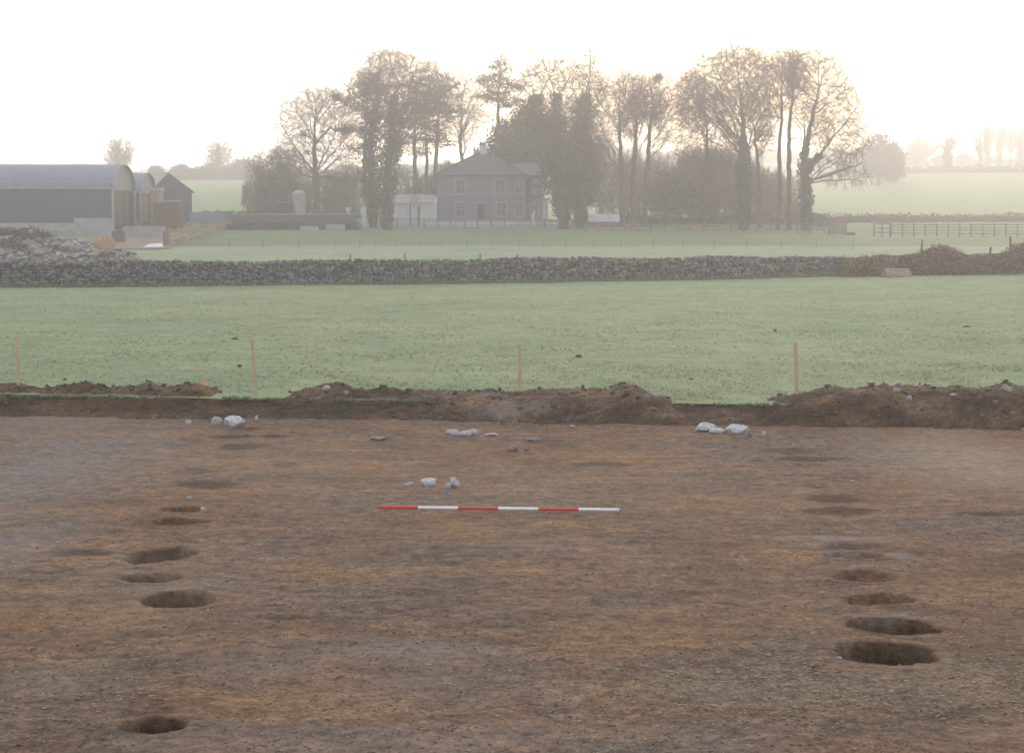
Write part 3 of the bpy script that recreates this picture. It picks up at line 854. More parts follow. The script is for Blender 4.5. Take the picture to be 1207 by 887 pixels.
while x < 36:                                              # cope stones, on edge
    w = random.uniform(.12, .34); hh = random.uniform(.12, .21)
    sizes.append((w * hh * .9, x + w / 2, wall_y(x) + .02 + random.uniform(-.05, .05), wall_top(x) + hh * .3, w, .40, hh, random.uniform(-.2, .2), random.uniform(-.2, .2)))
    x += w * random.uniform(.9, 1.25)
sizes.sort(key=lambda s: -s[0])
vis = [s for s in sizes if -27 < s[1] < 27]
parts = vis[:300]; pset = {id(s) for s in parts}
def wall_rot(x): return math.atan(.40 + .011 * x)
for s in parts:
    _, x, y, z, w, d, h, ry, rz = s
    link("stone", random.choice(WS)[0], wall, (x, y - woff[1], z), (random.uniform(-.1, .1), ry, wall_rot(x) + rz), (w, d, h))
Vs, Fs, Cs, off = [], [], [], 0
for s in sizes:
    if id(s) in pset: continue
    _, x, y, z, w, d, h, ry, rz = s
    me, v, f = random.choice(WS)
    R = Matrix.Rotation(wall_rot(x) + rz, 3, 'Z') @ Matrix.Rotation(ry, 3, 'Y')
    v = (v * np.array([w, d, h])) @ np.array(R).T + np.array([x, y - woff[1], z])
    Vs.append(v); Fs.append(f + off); off += len(v)
    Cs.append(np.repeat(np.array([[.150, .146, .145]]) * random.uniform(.5, 1.55), len(v), 0))
tag(link("small_stones", mesh_np("small_stones", np.concatenate(Vs), np.concatenate(Fs), M["wallmass"], col=np.concatenate(Cs)), wall), kind="stuff")
# dead grass along the wall foot
n = 5000; xs = rng.uniform(-30, 30, n); yy = wall_y(xs) + rng.uniform(-.7, -.22, n)
V, F, C = blades(np.stack([xs, yy, zt(xs, yy)], -1), .08 + .18 * rng.random(n), np.full(n, .06), np.array([[.16, .19, .09], [.24, .21, .13]])[rng.integers(0, 2, n)], 4)
tag(link("rough_grass", mesh_np("rough_grass", V, F, M["blade"], col=C)), kind="stuff")

# ------------------------------------------------------------------ farm on the left
def Zat(py, Y): return atY(603.5, py, Y).z
def Xat(px, Y, z=2.0):
    return (px - W_PX / 2) / F_PX * (Y * CP - (z - CAM_H) * SP)

def arch(y0, y1, ze, zr, n=14):
    pts = []
    for i in range(n + 1):
        a = PI * i / n
        pts.append(((y0 + y1) / 2 - (y1 - y0) / 2 * math.cos(a), ze + (zr - ze) * math.sin(a)))
    return pts
def hay_barn(label, xr, y0, y1, xl, ze, zr, zb, posts=True, low=None):
    t = thing("hay_barn", label, "barn", (xr, y0, zb))
    he, hr = ze - zb, zr - zb; D = y1 - y0; Lx = xl - xr
    # roof: separate curved sheets, each lapping the next
    out = arch(-.25, D + .25, he, hr + .06); inn = arch(-.10, D + .10, he - .03, hr - .03)
    nb = max(3, int(-Lx / 3.2)); w = -Lx / nb
    m0 = None
    for i in range(nb):
        m = MB(); a0 = .3 - i * w if i == 0 else -i * w; a1 = -(i + 1) * w
        dz = .012 * (i % 2)
        ring = [(u, z + dz) for u, z in out] + [(u, z + dz) for u, z in reversed(inn)]
        n = len(ring); vs = [(a0, u, z) for u, z in ring] + [(a1, u, z) for u, z in ring]
        m.add(vs, [(k, (k + 1) % n, (k + 1) % n + n, k + n) for k in range(n)])
        k = len(out)
        m.add([(a0, u, z + dz) for u, z in out] + [(a0, u, z + dz) for u, z in inn], [(j, j + 1, k + j + 1, k + j) for j in range(k - 1)])
        m.build("roof_sheet", M["roofsheet"], t)
    # near long wall in sheet bays on a low concrete wall
    for i in range(nb):
        m = MB(); m.box(-(i + 1) * w + .02, -i * w - .02, -.05 - .012 * (i % 2), .05, 1.05, he - .02); m.build("wall_sheet", M["wallsheet"], t)
    MB().box(Lx, 0, -.11, .09, -.6, 1.06).build("plinth", M["conc"], t)
    MB().box(Lx, -.05, D - .1, D + .05, -.6, he).build("back_wall", M["wallsheet"], t)
    MB().box(Lx - .1, Lx, 0, D, -.6, he).build("end_wall", M["wallsheet"], t)
    # gable: sheeted crown, open or rusty below
    g = arch(.12, D - .12, he - .05, hr - .05)
    MB().prism(g, 'x', -.10, -.02).build("gable_sheeting", M["gable"], t)
    MB().box(-1.3, -1.2, .1, D - .1, -.3, he - .1).build("gable_shade_sheet", M["darkin"], t)  # thin near-black sheet standing in for the shade inside the open gable
    MB().box(-.12, -.05, D * .12, D * .62, .9, he - .1).build("gable_door", M["rust"], t)
    if posts:
        for y in (-.05, D * .63, D + .05):
            MB().box(-.02, .22, y - .11, y + .11, -.6, he + .05).build("post", M["conc"] if y != D * .63 else M["timber"], t)
    return t
zb = 2.2
hay_barn("long grey barrel roofed barn with dark sheet side, at the left frame edge", Xat(133, 200), 200, 211.5, Xat(-90, 200), Zat(223, 200), Zat(194.5, 206), zb)
hay_barn("smaller round roofed barn standing behind the right end of the long barn", Xat(165.5, 213.5), 213.5, 222, Xat(120, 213.5) - 8, Zat(227, 213.5), Zat(204, 217.5), zb + .3)
# gabled shed
def gabled_shed():
    Y = 232; p = place(203, Y); p.z -= .3
    t = thing("gabled_shed", "dark gabled shed with a pale roof slope, behind the round barns", "shed", p, math.radians(33))
    w, D = 2.9, 5.0; he = Zat(224, Y) - p.z; hr = Zat(203, Y) - p.z
    px = -.55
    MB().prism([(-w, -.3), (w, -.3), (w, he), (px, hr - .12), (-w, he)], 'y', 0, .2).build("gable_wall", M["wallsheet"], t)
    MB().box(-w, -w + .2, .2, D, -.3, he - .05).build("side_wall", M["conc"], t)
    MB().box(w - .2, w, .2, D, -.3, he - .05).build("side_wall", M["wallsheet"], t)
    MB().box(-w + .2, w - .2, D - .2, D, -.3, he).build("back_wall", M["wallsheet"], t)
    for s in (-1, 1):
        x1 = s * (w + .3); z1 = he - .3 * (hr - he) / w
        m = MB(); m.prism([(px, hr), (x1, z1), (x1, z1 - .12), (px, hr - .12)] if s > 0 else [(px, hr), (px, hr - .12), (x1, z1 - .12), (x1, z1)], 'y', -.25, D + .2)
        m.build("roof_slope", M["pale"] if s < 0 else M["roofsheet"], t)  # light on the left slope put into its colour by the paler material
    MB().box(-.9, 1.1, -.06, .01, -.2, 2.7).build("door", M["darkin"], t)
gabled_shed()
def rusty_shed():
    Y = 205; p = place(196, Y); p.z -= .2
    s = Y / F_PX; w = 15 * s; t = thing("lean_to_shed", "rusty red sheet lean-to between the round barns and the yard fence", "shed", p, 0)
    h = Zat(238, Y) - p.z; D = 4
    for k in range(5):
        MB().box(-w + 2 * w * k / 5, -w + 2 * w * (k + 1) / 5 - .03, -.02 * (k % 2), .08, 0, h - .1 - .03 * (k % 2)).build("wall_sheet", M["rust"], t)
    MB().box(w - .1, w + .02, .08, D, 0, h - .25).build("side_wall", M["rust"], t)
    MB().box(-w, -w + .1, .08, D, 0, h - .15).build("side_wall", M["rust"], t)
    MB().add([(-w - .1, -.2, h), (w + .1, -.2, h), (w + .1, D, h + .25), (-w - .1, D, h + .25), (-w - .1, -.2, h - .08), (w + .1, -.2, h - .08), (w + .1, D, h + .17), (-w - .1, D, h + .17)],
             [(0, 1, 2, 3), (7, 6, 5, 4), (0, 4, 5, 1), (1, 5, 6, 2), (2, 6, 7, 3), (3, 7, 4, 0)]).build("roof_sheet", M["rust"], t)
    # taller feed hopper panel standing behind
    p = place(183, 212); h = Zat(221, 212) - p.z; s = 212 / F_PX
    t = thing("feed_store", "narrow tan boarded store with a pale lid above the rusty lean-to", "shed", p, 0)
    MB().box(-5 * s, 6 * s, 0, 2.2, 0, h - .35).build("wall", M["timber_tan"], t)
    MB().box(-8 * s, 7 * s, -.2, 2.4, h - .34, h).build("lid", M["pale"], t)
rusty_shed()
def slab(name, pts, mat, label, up=.012, kind="structure"):
    P = [(p.x, p.y, p.z + up) for p in pts]
    c = np.mean(P, 0); n = len(P)
    ring = []
    for k in range(n):                                     # subdivide + ragged
        a, b = np.array(P[k]), np.array(P[(k + 1) % n])
        for q in range(6): ring.append(a + (b - a) * q / 6)
    V = []; rr = [1.0, .75, .5, .25]
    for f in rr:
        for a in ring:
            q = c + (a - c) * f
            if f == 1.0: q = c + (a - c) * random.uniform(.92, 1.05)
            V.append((q[0], q[1], ztf(q[0], q[1]) + up + .05))
    V.append((c[0], c[1], ztf(c[0], c[1]) + up + .05)); m = len(ring)
    F = [(k * m + i, k * m + (i + 1) % m, (k + 1) * m + (i + 1) % m) for k in range(3) for i in range(m)]
    F += [(k * m + i, (k + 1) * m + (i + 1) % m, (k + 1) * m + i) for k in range(3) for i in range(m)]
    F += [(3 * m + i, 3 * m + (i + 1) % m, len(V) - 1) for i in range(m)]
    return tag(link(name, mesh_np(name, V, F, M[mat], True)), label, kind=kind)
slab("mud_yard", [place(137, 150), place(203, 152), place(222, 196), place(130, 196)], "mud", "brown muddy farm yard in front of the barns")
slab("puddle", [place(168, 155), place(193, 155), place(192, 165), place(176, 164)], "ice", "pale iced puddle on the muddy yard", up=.05)
def block(name, label, cat, px0, px1, Y, pyt, depth, mat, sink=.2, cap=None, part="body"):
    p = place((px0 + px1) / 2, Y); w = (px1 - px0) / 2 * Y / F_PX; h = Zat(pyt, Y) - p.z
    t = thing(name, label, cat, p, 0)
    MB().box(-w, w, 0, depth, -sink, h - (.1 if cap else 0)).build(part, M[mat], t)
    if cap: MB().box(-w - .05, w + .05, -.06, depth + .06, h - .098, h).build("coping", M[cap], t)
    return t
block("yard_wall", "low pale concrete yard wall in front of the rusty lean-to", "wall", 145, 195, 182, 266.5, .25, "conc")
block("yard_wall", "pale concrete wall against the foot of the long barn", "wall", 88, 132, 190, 257, .25, "conc")
block("gate_pier", "dark gate pier at the right end of the long barn", "gate pier", 132, 145, 168, 272, .9, "timber", cap="timber")
block("gate_pier", "dark gate pier where the tan board fence starts", "gate pier", 192, 201, 160, 272, .6, "timber", cap="timber")
block("silage_clamp", "low blue grey sheeted clamp right of the gabled shed", "clamp", 224, 262, 226, 250, 6, "silage")
# low field wall with pale coping and things before it
block("garden_wall", "low dark wall with a pale coping left of the white outbuilding", "wall", 274, 419, 206, 252, .5, "core", cap="conc")
block("cattle_trough", "long pale trough in front of the dark garden wall", "trough", 354, 375, 203, 266.5, .8, "pale")
block("cattle_trough", "shorter pale trough at the right end of the garden wall", "trough", 384, 406, 204, 264.5, .8, "conc")
block("dark_trailer", "dark boxy trailer beside the pale tank behind the garden wall", "trailer", 326, 346, 222, 238, 2.5, "darkin", cap="timber")
def tank():
    p = place(353, 223); h = Zat(224, 223) - p.z; s = 223 / F_PX; r = 8 * s
    t = thing("meal_bin", "pale upright feed bin standing behind the garden wall", "feed bin", p)
    def ring(z0, r0, z1, r1, n=18):
        m = MB(); vs = [(r_ * math.cos(2 * PI * i / n), r_ * math.sin(2 * PI * i / n), z) for z, r_ in ((z0, r0), (z1, r1)) for i in range(n)]
        return m.add(vs, [(i, (i + 1) % n, n + (i + 1) % n, n + i) for i in range(n)] + [tuple(range(n)), tuple(range(2 * n - 1, n - 1, -1))])
    ring(.9, r, h - .4, r).build("drum", M["conc"], t, True).data.set_sharp_from_angle(angle=1)
    ring(h - .4, r * 1.04, h, r * .4).build("lid", M["conc"], t)
    ring(.1, r * .35, .9, r * .98).build("hopper", M["conc"], t)
    for a in (0.8, 2.4, 3.9, 5.5):
        MB().box(r * .8 * math.cos(a) - .06, r * .8 * math.cos(a) + .06, r * .8 * math.sin(a) - .06, r * .8 * math.sin(a) + .06, -.2, 1).build("leg", M["timber"], t)
tank()
def urn():
    p = place(411, 214); t = thing("garden_urn", "small white garden urn on a pedestal left of the outbuilding", "urn", p); h = Zat(244, 214) - p.z
    n = 14
    def lathe(pr, name):
        m = MB(); vs = [(r * math.cos(2 * PI * i / n), r * math.sin(2 * PI * i / n), z) for r, z in pr for i in range(n)]
        m.add(vs, [(k * n + i, k * n + (i + 1) % n, (k + 1) * n + (i + 1) % n, (k + 1) * n + i) for k in range(len(pr) - 1) for i in range(n)])
        m.build(name, M["whitewash"], t, True)
    lathe([(.45, -.1), (.42, .1), (.32, .15), (.32, h * .55), (.42, h * .6)], "pedestal")
    lathe([(.14, h * .6), (.1, h * .66), (.36, h * .82), (.42, h * .95), (.48, h)], "bowl")
urn()

# rubble heap with bale
def rubble():
    cx, cy = -39.0, 131.0
    t = thing("rubble_heap", "big heap of grey rubble and brown weeds in front of the long barn", "rubble heap", (cx, cy, ztf(cx, cy)))
    def hz(x, y):
        d = np.sqrt((x / 10.6) ** 2 + (y / 7.0) ** 2)
        e = np.clip(1 - d, 0, 1)
        return 2.5 * e ** 0.7 * (1 + 0.5 * fbm(x * .5 + 7, y * .5, 3, 91)) + .3 * fbm(x * 1.4, y * 1.4, 3, 92) * (e > 0)
    g = np.linspace(-1, 1, 70); X, Y = np.meshgrid(g * 10.5, g * 8)
    Z = hz(X, Y) - .12
    ii = np.arange(70 * 70).reshape(70, 70)
    q = np.stack([ii[:-1, :-1], ii[:-1, 1:], ii[1:, 1:], ii[1:, :-1]], -1).reshape(-1, 4)
    link("mound", mesh_np("mound", np.stack([X, Y, Z], -1), q, M["mud"], True), t)
    for k in range(70):
        x = rng.uniform(-8.5, 8.5); y = rng.uniform(-6, 1.5); z = float(hz(np.array(x), np.array(y)))
        if z < .2: continue
        s = rng.uniform(.4, .95)
        link("boulder", bmesh_for(1 + k % 6, M["rock_dk"]), t, (x, y, z + .05), tuple(rng.uniform(-.5, .5, 3) + np.array([0, 0, k])), (s * 1.3, s, s * .7))
    n = 5200; x = rng.uniform(-9.5, 9.5, n); y = rng.uniform(-7.5, 5, n); z = hz(x, y); ok = z > .08
    x, y, z = x[ok], y[ok], z[ok]; n = len(x)
    sz = .10 + .32 * rng.random(n) ** 2.2
    tt = np.array([[.32, .32, .33], [.44, .44, .46], [.19, .18, .175], [.15, .11, .08]])[rng.integers(0, 4, n)] * rng.uniform(.7, 1.2, (n, 1))
    V, F, C = scatter_chunks(np.stack([x, y, z], -1), np.stack([sz * 1.3, sz, sz * .75], -1), rng.random(n) * 6, 1, tt)
    tag(link("rubble", mesh_np("rubble", V, F, M["clod"], col=C), t), kind="stuff")
    n = 3500; x = rng.uniform(-9, 4, n); y = rng.uniform(-5, 2.5, n); z = hz(x, y); ok = (z > .4) & (vnoise(x * .6, y * .6, 8) > .52); x, y, z = x[ok], y[ok], z[ok]; n = len(x)
    tt = np.array([[.17, .10, .06], [.10, .085, .05], [.22, .15, .09]])[rng.integers(0, 3, n)]
    V, F, C = blades(np.stack([x, y, z], -1), .15 + .4 * rng.random(n), np.full(n, .25), tt, 5)
    tag(link("weeds", mesh_np("weeds", V, F, M["bramble"], col=C), t), kind="stuff")
    # round bale, bedded on the rubble
    p = place(124, 128); r = .66
    b = thing("round_bale", "round tan straw bale resting on the right end of the rubble heap", "bale", (p.x, p.y, 0.97), .5)
    n = 26; m = MB(); pr = [(0, .0), (r * .35, .03), (r * .9, .03), (r, -.04), (r * 1.01, -.6), (r, -1.16), (r * .9, -1.2), (0, -1.2)]
    vs = []
    for rr, yy in pr:
        for i in range(n): vs.append((rr * math.cos(2 * PI * i / n), -yy - .6, r + .12 + rr * (1 + .02 * math.sin(5 * i)) * math.sin(2 * PI * i / n)))
    m.add(vs, [(k * n + i, k * n + (i + 1) % n, (k + 1) * n + (i + 1) % n, (k + 1) * n + i) for k in range(len(pr) - 1) for i in range(n)])
    m.build("bale_roll", M["straw"], b, True)
    for yy in (-.35, 0, .35):
        m = MB(); vs = [(rr * math.cos(2 * PI * i / n), yy + d, r + .12 + rr * math.sin(2 * PI * i / n)) for d, rr in ((-.03, r * 1.0), (-.03, r * 1.035), (.03, r * 1.035), (.03, r)) for i in range(n)]
        m.add(vs, [(k * n + i, k * n + (i + 1) % n, (k + 1) * n + (i + 1) % n, (k + 1) * n + i) for k in range(3) for i in range(n)])
        m.build("twine", M["timber_tan"], b)
    return t
rubble()

# ------------------------------------------------------------------ house and outbuildings
def wall_open(x0, x1, z0, z1, y, depth, ops):
    """wall slab with real openings; ops: (xa, xb, za, zb)"""
    xs = sorted({x0, x1, *[o[0] for o in ops], *[o[1] for o in ops]}); zs = sorted({z0, z1, *[o[2] for o in ops], *[o[3] for o in ops]})
    m = MB()
    for a, b in zip(xs[:-1], xs[1:]):
        for c, d in zip(zs[:-1], zs[1:]):
            mx, mz = (a + b) / 2, (c + d) / 2
            if any(o[0] < mx < o[1] and o[2] < mz < o[3] for o in ops): continue
            m.add([(a, y, c), (b, y, c), (b, y, d), (a, y, d), (a, y + depth, c), (b, y + depth, c), (b, y + depth, d), (a, y + depth, d)], [(0, 1, 2, 3), (7, 6, 5, 4)])
    for a, b, c, d in ops:
        m.add([(a, y, c), (b, y, c), (b, y, d), (a, y, d), (a, y + depth, c), (b, y + depth, c), (b, y + depth, d), (a, y + depth, d)],
              [(0, 4, 5, 1), (1, 5, 6, 2), (2, 6, 7, 3), (3, 7, 4, 0)])
    m.add([(x0, y, z0), (x1, y, z0), (x1, y, z1), (x0, y, z1), (x0, y + depth, z0), (x1, y + depth, z0), (x1, y + depth, z1), (x0, y + depth, z1)],
          [(0, 4, 5, 1), (1, 5, 6, 2), (2, 6, 7, 3), (3, 7, 4, 0)])
    return m
def window(t, a, b, c, d, y, label=None):
    fr = MB(); w = .16
    for q in ((a - w, a, c - w, d + w), (b, b + w, c - w, d + w), (a, b, d, d + w), (a - .08, b + .08, c - w, c)):
        fr.box(q[0], q[1], y - .06, y + .03, q[2], q[3])
    f = fr.build("window", M["pale"], t)
    if label: f["label"] = label
    MB().box(a, b, y + .14, y + .17, c, d).build("pane", M["glass"], f)
    s = MB(); s.box(a, b, y + .10, y + .139, (c + d) / 2 - .04, (c + d) / 2 + .04); s.box((a + b) / 2 - .03, (a + b) / 2 + .03, y + .105, y + .136, c, (c + d) / 2 - .04); s.box((a + b) / 2 - .03, (a + b) / 2 + .03, y + .105, y + .136, (c + d) / 2 + .04, d)
    s.build("glazing_bar", M["pale"], f)
    for xa, xb in ((a, a + .06), (b - .06, b)): pass
    MB().box(a - .2, b + .2, y - .14, y + .02, c - w - .1, c - w).build("sill", M["pale"], f)
def house():
    Y = 222.0; s = Y / F_PX; x0 = Xat(516, Y); zb = ztf(Xat(570, Y), Y) - .1
    t = thing("house", "two storey grey house with hipped roof among the tall trees", "house", (x0, Y, zb))
    X = lambda px: Xat(px, Y) - x0
    Z = lambda py: Zat(py, Y) - zb
    xm, xw = X(619), X(642); he = Z(207); D = 9.0
    ops = []
    for c in (543, 589): ops.append((X(c - 5.2), X(c + 5.2), Z(227), Z(212)))
    for c in (543, 591): ops.append((X(c - 5.2), X(c + 5.2), Z(254), Z(239)))
    ops += [(X(608), X(615), Z(227), Z(212)), (X(608), X(615), Z(254), Z(239))]
    wall_open(0, xm, -.5, he, 0, .35, ops).build("front_wall", M["render"], t)
    for o in ops: window(t, *o, 0)
    MB().box(0, .35, .35, D - .35, -.5, he).build("side_wall", M["render"], t)
    MB().box(0, xw, D - .35, D, -.5, he).build("back_wall", M["render"], t)
    wo = [(X(627), X(634), Z(227), Z(213)), (X(627), X(634), Z(255), Z(240))]
    wall_open(xm + .002, xw - .002, -.5, he - .003, 1.5, .3, wo).build("wing_wall", M["render"], t)
    for o in wo: window(t, *o, 1.5)
    MB().box(xw - .35, xw, 1.8, D - .35, -.5, he - .003).build("side_wall", M["render"], t)
    MB().box(xm - .35, xm, .352, 1.8, -.5, he - .003).build("side_wall", M["render"], t)
    MB().box(.0, xm - 1.4, -.07, -.002, Z(229.6), Z(227.8)).build("string_course", M["pale"], t)
    for xa in (0 - .05, xm - .28, xw - .28):
        yy = -.06 if xa < xm - .1 else 1.44
        yy = -.06 if xa < xm else 1.44
        for k in range(9):                                 # quoin blocks, long and short
            h = (he - .25) / 9; lw = .42 if k % 2 else .30
            if xa < 1 and k % 2: lw = .28
            if xa < 1: continue
            MB().box(xa + .28 - lw, xa + .30, yy, yy + .05, k * h + .01, (k + 1) * h - .01).build("quoin", M["pale"], t)
    # eaves and gutters
    MB().box(-.35, xm + .2, -.38, -.2, he - .02, he + .12).build("gutter", M["darkin"], t)
    # main hip
    ax0, ax1, ay, zr = X(566), X(571), D / 2, Zat(179.5, Y + 4.5) - zb
    e = .35; a, b, c, d = (-e, -e, he + .08), (xm + e, -e, he + .08), (xm + e, D + e, he + .08), (-e, D + e, he + .08)
    r0, r1 = (ax0, ay, zr), (ax1, ay, zr)
    base = MB().add([a, b, c, d, (-e, -e, he - .04), (xm + e, -e, he - .04), (xm + e, D + e, he - .04), (-e, D + e, he - .04)],
                    [(0, 4, 5, 1), (1, 5, 6, 2), (2, 6, 7, 3), (3, 7, 4, 0), (7, 6, 5, 4)])
    base.add([a, b, c, d, r0, r1], [(0, 1, 5, 4), (1, 2, 5), (2, 3, 4, 5), (3, 0, 4)])
    roof = base.build("roof", M["slate"], t)
    # ridge and hip tiles
    for p, q in ((r0, r1), (a, r0), (b, r1), (c, r1), (d, r0)):
        MB().bar(Vector(p) + Vector((0, 0, .06)), Vector(q) + Vector((0, 0, .06)), .32, .12).build("ridge_tile", M["slate"], roof)
    # slate courses, each lapping the one below
    for k in range(13):
        f0 = k / 13.0; f1 = (k + 1) / 13.0
        def lp(p, q, f): return Vector(p) * (1 - f) + Vector(q) * f
        nrm = Vector((0, -.6, .8))
        P = [lp(a, r0, f0), lp(b, r1, f0), lp(b, r1, f1), lp(a, r0, f1)]
        MB().add([P[0] + nrm * .05, P[1] + nrm * .05, P[2] + nrm * .012, P[3] + nrm * .012, P[0] + nrm * .004, P[1] + nrm * .004], [(0, 1, 2, 3), (0, 4, 5, 1)]).build("slate_course", M["slate"], roof)
    # wing roof
    zr2 = Zat(192, Y + 5) - zb; y0 = 1.5 - e; a, b, c, d = (xm - 2.2, y0, he + .06), (xw + e, y0, he + .06), (xw + e, D + e - .01, he + .06), (xm - 2.2, D + e - .01, he + .06)
    r0, r1 = (X(603), 5.2, zr2), (X(636), 5.2, zr2)
    MB().add([a, b, c, d, r0, r1], [(0, 1, 5, 4), (1, 2, 5), (2, 3, 4, 5), (3, 0, 4), (3, 2, 1, 0)]).build("roof", M["slate"], t)
    # chimneys
    for px, w, pyt, nm in ((569.5, 4.2, 171, "tall pale rendered chimney"), (560.5, 3.5, 175, "shorter pale chimney on the left")):
        xx = X(px); zt_ = Zat(pyt, Y + 4.5) - zb; yy = D / 2 + (0 if px > 565 else 1.6)
        ch = MB().box(xx - w * s, xx + w * s, yy - .45, yy + .45, zr - 2.2, zt_ - .25).build("chimney", M["whitewash"], t); ch["label"] = nm
        MB().box(xx - w * s - .08, xx + w * s + .08, yy - .53, yy + .53, zt_ - .249, zt_ - .08).build("cap", M["whitewash"], ch)
        for k in (-.22, .22):
            MB().box(xx + k - .11, xx + k + .11, yy - .11, yy + .11, zt_ - .079, zt_ + .25).build("pot", M["timber_tan"], ch)
    MB().box(X(563), X(571), -.10, -.001, -.3, Z(240)).build("door", M["darkin"], t)
    MB().box(X(561), X(573), -.16, -.002, Z(239.9), Z(238.3)).build("door_hood", M["pale"], t)
house()
def outbuilding():
    Y = 219; x0 = Xat(427, Y); p = Vector((x0, Y, ztf(x0, Y) - .1)); t = thing("outbuilding", "long low whitewashed outbuilding joined to the left of the house", "shed", p)
    xr = Xat(505, Y) - x0; X = lambda px: Xat(px, Y) - x0; Z = lambda py: Zat(py, Y) - p.z
    he = Z(239); D = 5; hr = Zat(230, Y + 4) - p.z; xe = Xat(514.5, Y) - x0
    ops = [(X(432), X(436), -.29, Z(243)), (X(492), X(495.5), -.29, Z(243))]
    wall_open(0, xr, -.3, he, 0, .3, ops).build("front_wall", M["whitewash"], t)
    for o in ops: MB().box(o[0], o[1], .15, .2, o[2] + .01, o[3] - .005).build("door", M["timber"], t)
    MB().prism([(0, -.3), (D, -.3), (D, he + .2), (4, hr - .1), (0, he - .02)], 'x', xr + .002, xe).build("gable_wall", M["whitewash"], t)
    MB().box(0, .3, .3, D, -.3, he).build("side_wall", M["whitewash"], t)
    nb = 9
    for k in range(nb):
        a = -.2 + (xe - .05) * k / nb; b = -.2 + (xe - .05) * (k + 1) / nb; dz = .012 * (k % 2)
        MB().add([(a, -.3, he - .08 + dz), (b, -.3, he - .08 + dz), (b, 4, hr + dz), (a, 4, hr + dz), (a, -.3, he + dz), (b, -.3, he + dz), (b, 4, hr + .08 + dz), (a, 4, hr + .08 + dz)],
                 [(0, 3, 2, 1), (4, 5, 6, 7), (0, 1, 5, 4), (1, 2, 6, 5), (2, 3, 7, 6), (3, 0, 4, 7)]).build("roof_sheet", M["conc" if k % 3 else "roofsheet"], t)
    p2 = MB().box(X(483), X(484.2), -.08, -.003, 0, he - .1).build("downpipe", M["darkin"], t)
outbuilding()
block("front_wall", "low white wall running in front of the house", "wall", 505, 662, 217.5, 259.2, .25, "whitewash", cap="pale")
p = place(643, 219)
pil = thing("white_pillar", "tall white gate pillar at the right corner of the house front", "pillar", p)
MB().box(-.35, .35, 0, .7, -.2, Zat(236, 219) - p.z).build("shaft", M["whitewash"], pil); MB().box(-.43, .43, -.08, .78, Zat(236, 219) - p.z + .001, Zat(234, 219) - p.z).build("cap", M["pale"], pil)
p = place(629.5, 217)
st = thing("garden_statue", "small white garden ornament by the house front wall", "statue", p)
m = MB(); n = 12; pr = [(.35, 0), (.33, .5), (.25, .55), (.28, .9), (.34, 1.3), (.16, 1.55), (.2, 1.75), (.02, 1.95)]
m.add([(r * math.cos(2 * PI * i / n), r * math.sin(2 * PI * i / n), z) for r, z in pr for i in range(n)], [(k * n + i, k * n + (i + 1) % n, (k + 1) * n + (i + 1) % n, (k + 1) * n + i) for k in range(len(pr) - 1) for i in range(n)])
m.build("figure", M["whitewash"], st, True)
def polytunnel():
    Y = 216; p = place(709, Y); t = thing("low_shed", "low shed with a pale blue white roof right of the ivy clad trees", "shed", p)
    s = Y / F_PX; w = 23 * s; h = Zat(252.5, Y + 2) - p.z
    MB().box(-w, w, 0, .15, -.3, h * .42).build("wall", M["timber"], t)
    for k in range(7):
        a = -w - .1 + (2 * w + .2) * k / 7; b = a + (2 * w + .2) / 7; dz = .01 * (k % 2)
        MB().add([(a, -.25, h * .42 + dz), (b, -.25, h * .42 + dz), (b, 3, h + dz), (a, 3, h + dz), (a, -.25, h * .42 - .07 + dz), (b, -.25, h * .42 - .07 + dz), (b, 3, h - .07 + dz), (a, 3, h - .07 + dz)],
                 [(0, 1, 2, 3), (7, 6, 5, 4), (0, 4, 5, 1), (1, 5, 6, 2), (2, 6, 7, 3), (3, 7, 4, 0)]).build("roof_sheet", M["whitewash"], t)
    MB().box(-w, w, 2.8, 3, -.3, h - .08).build("back_wall", M["timber"], t)
polytunnel()

# ------------------------------------------------------------------ fences
def fence(label, pts, npost, hpx_top, rails, mat, name="rail_fence", pw=.13, rail_h=.10, boards=False, extra=0.12):
    """pts: list of (px, Y); hpx_top: py of the top at each end"""
    A = place(*pts[0]); B = place(*pts[1]); hA = Zat(hpx_top[0], A.y) - A.z; hB = Zat(hpx_top[1], B.y) - B.z
    t = thing(name, label, "fence", A)
    pos = []
    for k in range(npost):
        f = k / (npost - 1); x = A.x + (B.x - A.x) * f; y = A.y + (B.y - A.y) * f; z = ztf(x, y); h = hA + (hB - hA) * f
        q = Vector((x, y, z)) - A; pos.append((q, h))
        l = random.uniform(-.03, .03)
        MB().bar(q + Vector((0, 0, -.3)), q + Vector((l, 0, h + extra * random.uniform(.6, 1.2))), pw, pw).build("post", M[mat], t)
    off = Vector((0, -.10, 0)) if abs(B.x - A.x) > abs(B.y - A.y) else Vector((.10 if A.x < 0 else -.1, 0, 0))
    for (q0, h0), (q1, h1) in zip(pos[:-1], pos[1:]):
        for r in rails:
            MB().bar(q0 + off + Vector((0, 0, h0 * r)), q1 + off + Vector((0, 0, h1 * r)), .045, rail_h).build("rail", M[mat], t)
    return t
fence("tan board fence running back from the gate pier along the farm yard", [(201, 160), (274, 214)], 12, (270, 259), (.30, .58, .86), "timber_tan", "board_fence", .24, .30)
fence("thin dark rail fence before the white outbuilding and house", [(437, 214), (690, 212)], 17, (257.5, 259), (.35, .7, .97), "timber", pw=.12, rail_h=.09)
fence("dark rail fence under the bare trees right of the house", [(690, 200), (972, 196)], 19, (264, 262.5), (.3, .6, .92), "timber", pw=.14, rail_h=.11)
fence("open rail paddock fence at the right, before the low hedge", [(1050, 186), (1240, 184)], 15, (264.5, 264.5), (.28, .52, .76, .97), "timber", pw=.14, rail_h=.10)
